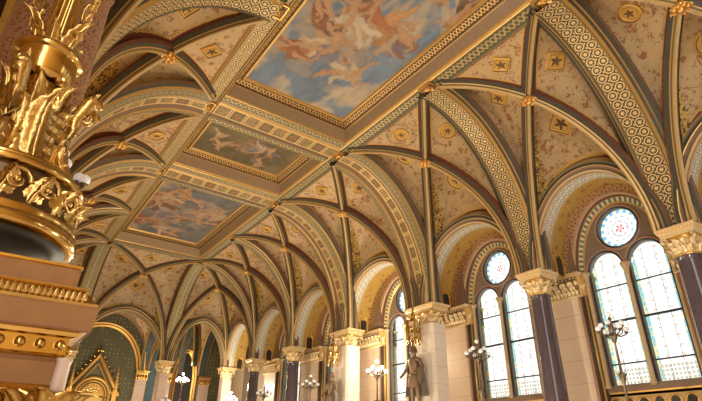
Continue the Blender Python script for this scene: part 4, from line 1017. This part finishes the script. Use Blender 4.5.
square_prof([(.42, .325), (.43, .33), (.425, .34), (.43, .40), (.45, .405), (.455, .42), (.49, .425)], [1, 1, 1, 1, 1, 1], 'b', root).build('beaded_moulding', S_, root)
square_prof([(.49, .425), (.485, .42), (.49, .435), (.50, .51), (.49, .52)], [0, 0, 0, 0], 'c', root).build('marble_cornice', S_, root)
square_prof([(.49, .52), (.495, .53), (.48, .54), (.475, .545), (.465, .56), (.45, .58), (.445, .585), (.455, .59), (.45, .60), (.42, .605)], [1, 1, 1, 1, 1, 1, 1, 1, 1], 'd', root).build('gilded_moulding', S_, root)
square_prof([(.42, .605), (.41, .61), (.41, .68), (.415, .685), (.415, .695), (.40, .70)], [0, 0, 1, 1, 1], 'e', root).build('top_slab', S_, root)
bd = None
for q in range(4):
    for k in range(13):
        if q and k in (0, 12) and q % 2: continue
        t = -.40+.80*k/12; a, b_ = [(t, -.44), (.44, t), (t, .44), (-.44, t)][q]
        if bd is None: bd = MB().ball((0, 0, 0), .02, 0, 12).build('bead', ['polished_gold'], root, smooth=True); o = bd
        else: o = bd.copy(); C.objects.link(o); o.parent = root
        o.location = (a, b_, .37)
for q in range(4):
    mb = MB()
    rz = Matrix.Rotation(q*PI/2, 3, 'Z')
    for k in range(44):
        t = -.45+.90*(k+.5)/44; p = rz @ Vector((t, -.475, .54)); o_ = rz @ Vector((0, -1, 0)); mb.leaf(p, (0, 0, 1), o_+Vector((0, 0, .2)), .036, .026, .1, 0, 3, 1)
    mb.build('leaf_moulding', ['carved_gold'], root, smooth=True)
mb = MB()      # corner capitals with large leaves under the cornice
for sx in (-1, 1):
    for sy in (-1, 1):
        cx_, cy_ = sx*.40, sy*.40
        for k in range(7):
            a = 2*PI*k/7; d = Vector((math.cos(a), math.sin(a), 0)); mb.leaf((cx_+d.x*.03, cy_+d.y*.03, .03), (0, 0, 1), d, .25, .17, .9, 0, 6, 3)
        mb.ball((cx_, cy_, .12), .07, 0, 10)
for t in (-.2, 0, .2):
    mb.leaf((t, -.37, .03), (0, 0, 1), (0, -1, 0), .25, .22, .9, 0, 6, 3); mb.leaf((.37, t, .03), (0, 0, 1), (1, 0, 0), .25, .22, .9, 0, 6, 3)
mb.build('corner_leaves', ['polished_gold'], root, smooth=True)
for sx in (-1, 1):
    for sy in (-1, 1): MB().lathe([(.028, .20), (.024, .22), (.024, .31), (.03, .325)], 10, 0, (sx*.43, sy*.42)).build('corner_colonnette', ['rose_stone'], root, smooth=True)

# ---------------------------------------------------------------- foreground gilded lamp
lx, ly = -.145, 2.7
root = thing('gilded_lamp', 'huge gilded acanthus lamp standard on the marble pedestal', 'lamp standard', (lx, ly, .70))
root.scale = (.93, .93, 1)
zo = .70
def P_(l): return [(r_, z_-zo) for r_, z_ in l]
MB().lathe(P_([(.27, .70), (.27, .72), (.24, .74), (.24, .79), (.30, .825), (.37, .84)]), 48).build('foot', ['recess_shade'], root, smooth=True)  # near-black colour stands in for the shade under the ring
mb = MB(); mb.lathe(P_([(.34, .838), (.385, .84), (.405, .85), (.41, .875), (.40, .90), (.385, .905), (.395, .92), (.395, .935), (.37, .95)]), 64); mb.build('foot_ring', ['polished_gold'], root, smooth=True)
mb = MB(); mb.lathe(P_([(.37, .95), (.35, .96), (.33, 1.05), (.34, 1.10), (.35, 1.12)]), 48, 1)
nn = 16
for k in range(nn):
    a = 2*PI*k/nn; d = Vector((math.cos(a), math.sin(a), 0)); tn = Vector((-d.y, d.x, 0))
    mb.leaf((d.x*.335, d.y*.335, .955-zo), (tn*.35+Vector((0, 0, 1))), d, .19, .12, .75, 0, 7, 4)
    pts = []
    for t in np.linspace(0, 9.5, 26):
        rr = .055*(1-t/12); p = d*(.355+.02*math.sin(t*.5))+tn*(.065+rr*math.cos(t)); pts.append((p.x, p.y, 1.045-zo+rr*1.05*math.sin(t)))
    mb.tube(pts, [.013-.0003*i_ for i_ in range(26)], 6); mb.ball((d.x*.365+tn.x*.065, d.y*.365+tn.y*.065, 1.045-zo), .018, 0, 8)
mb.build('acanthus_drum', ['carved_gold', 'dark_bronze'], root, smooth=True)
mb = MB(); mb.lathe(P_([(.35, 1.12), (.375, 1.125), (.385, 1.14), (.375, 1.155), (.35, 1.16), (.355, 1.17), (.34, 1.19), (.31, 1.195), (.29, 1.21), (.27, 1.215), (.22, 1.23)]), 64); mb.build('upper_ring', ['polished_gold'], root, smooth=True)
mb = MB(); mb.lathe(P_([(.22, 1.22), (.19, 1.28), (.165, 1.4), (.15, 1.52), (.14, 1.62), (.11, 1.70), (.08, 1.74)]), 48, 1, flute=(.03, 12))
for k in range(8):
    a = 2*PI*(k+.5)/8; d = Vector((math.cos(a), math.sin(a), 0)); mb.leaf((d.x*.205, d.y*.205, 1.21-zo), Vector((-d.x*.24, -d.y*.24, 1)), d, .46, .17, .42, 0, 14, 7, True)
    a = 2*PI*k/8; d = Vector((math.cos(a), math.sin(a), 0)); mb.leaf((d.x*.16, d.y*.16, 1.36-zo), Vector((-d.x*.12, -d.y*.12, 1)), d, .40, .12, .38, 0, 10, 6, True)
mb.build('leaf_bell', ['carved_gold', 'polished_gold'], root, smooth=True)
for k in range(4):      # scrolled brackets with beaked heads
    a = -.32+PI/2*k; d = Vector((math.cos(a), math.sin(a), 0)); tn = Vector((-d.y, d.x, 0)); mb = MB()
    prof = [(.285, 1.20), (.255, 1.24), (.225, 1.30), (.21, 1.38), (.215, 1.47), (.235, 1.56), (.26, 1.62), (.285, 1.67), (.31, 1.69), (.335, 1.68), (.35, 1.66)]
    pts = [tuple(d*r_+Vector((0, 0, z_-zo))) for r_, z_ in prof]; mb.tube(pts, [.036, .042, .042, .038, .036, .038, .042, .05, .042, .026, .008], 10)
    for i_ in range(1, 9):
        r_, z_ = prof[i_]
        for s_ in (-1, 1): mb.leaf(d*(r_-.005)+Vector((0, 0, z_-zo-.02)), Vector((0, 0, 1.0))+tn*s_*.5, d, .085, .05, .3, 0, 5, 2)
    mb.ball(tuple(d*.29+tn*.025+Vector((0, 0, 1.70-zo))), .016, 0, 8); mb.ball(tuple(d*.29-tn*.025+Vector((0, 0, 1.70-zo))), .016, 0, 8)
    cc = d*.27+Vector((0, 0, 1.60-zo)); mb.tube([tuple(d*(.30+.05*math.cos(t)*(1-t/10))+Vector((0, 0, 1.585-zo+.05*math.sin(t)*(1-t/10)))) for t in np.linspace(0, 7.5, 18)], .014, 6)
    mb.build('scroll_bracket', ['carved_gold'], root, smooth=True)
mb = MB(); mb.lathe(P_([(.07, 1.66), (.10, 1.675), (.115, 1.69), (.105, 1.705), (.06, 1.715), (.055, 1.725), (.085, 1.73), (.12, 1.745), (.147, 1.78), (.162, 1.825), (.166, 1.865), (.16, 1.90), (.163, 1.905), (.182, 1.91), (.187, 1.925), (.182, 1.94), (.155, 1.945), (.10, 1.945)]), 48); mb.build('bowl', ['polished_gold'], root, smooth=True)
mb = MB(); mb.lathe(P_([(.10, 1.95), (.085, 2.0), (.075, 2.1), (.07, 2.5), (.065, 3.2), (.09, 3.22), (.09, 3.3)]), 48, flute=(.09, 10)); mb.build('fluted_stem', ['polished_gold'], root, smooth=True)
mb = MB()
for k in range(6):
    a = 2*PI*k/6+.35; d = Vector((math.cos(a), math.sin(a), 0)); tn = Vector((-d.y, d.x, 0))
    mb.leaf((d.x*.085, d.y*.085, 1.97-zo), Vector((d.x*.12, d.y*.12, 1)), d, .26 if k % 2 else .16, .10, .5, 0, 8, 4)
    if k % 2:
        pts = [tuple(d*(.10+.02*math.sin(t*2.2)+.05*t/3)+tn*(.014*math.sin(t*4))+Vector((0, 0, 2.0-zo+.11*t))) for t in np.linspace(0, 3, 16)]; mb.tube(pts, .012, 6)
        for t in (.6, 1.2, 1.9, 2.6, 3.0): mb.leaf(d*(.11+.05*t/3)+Vector((0, 0, 2.0-zo+.11*t)), d+Vector((0, 0, .8)), Vector((0, 0, 1)), .07, .06, .6, 0, 4, 2)
mb.build('stem_leaves', ['carved_gold'], root, smooth=True)
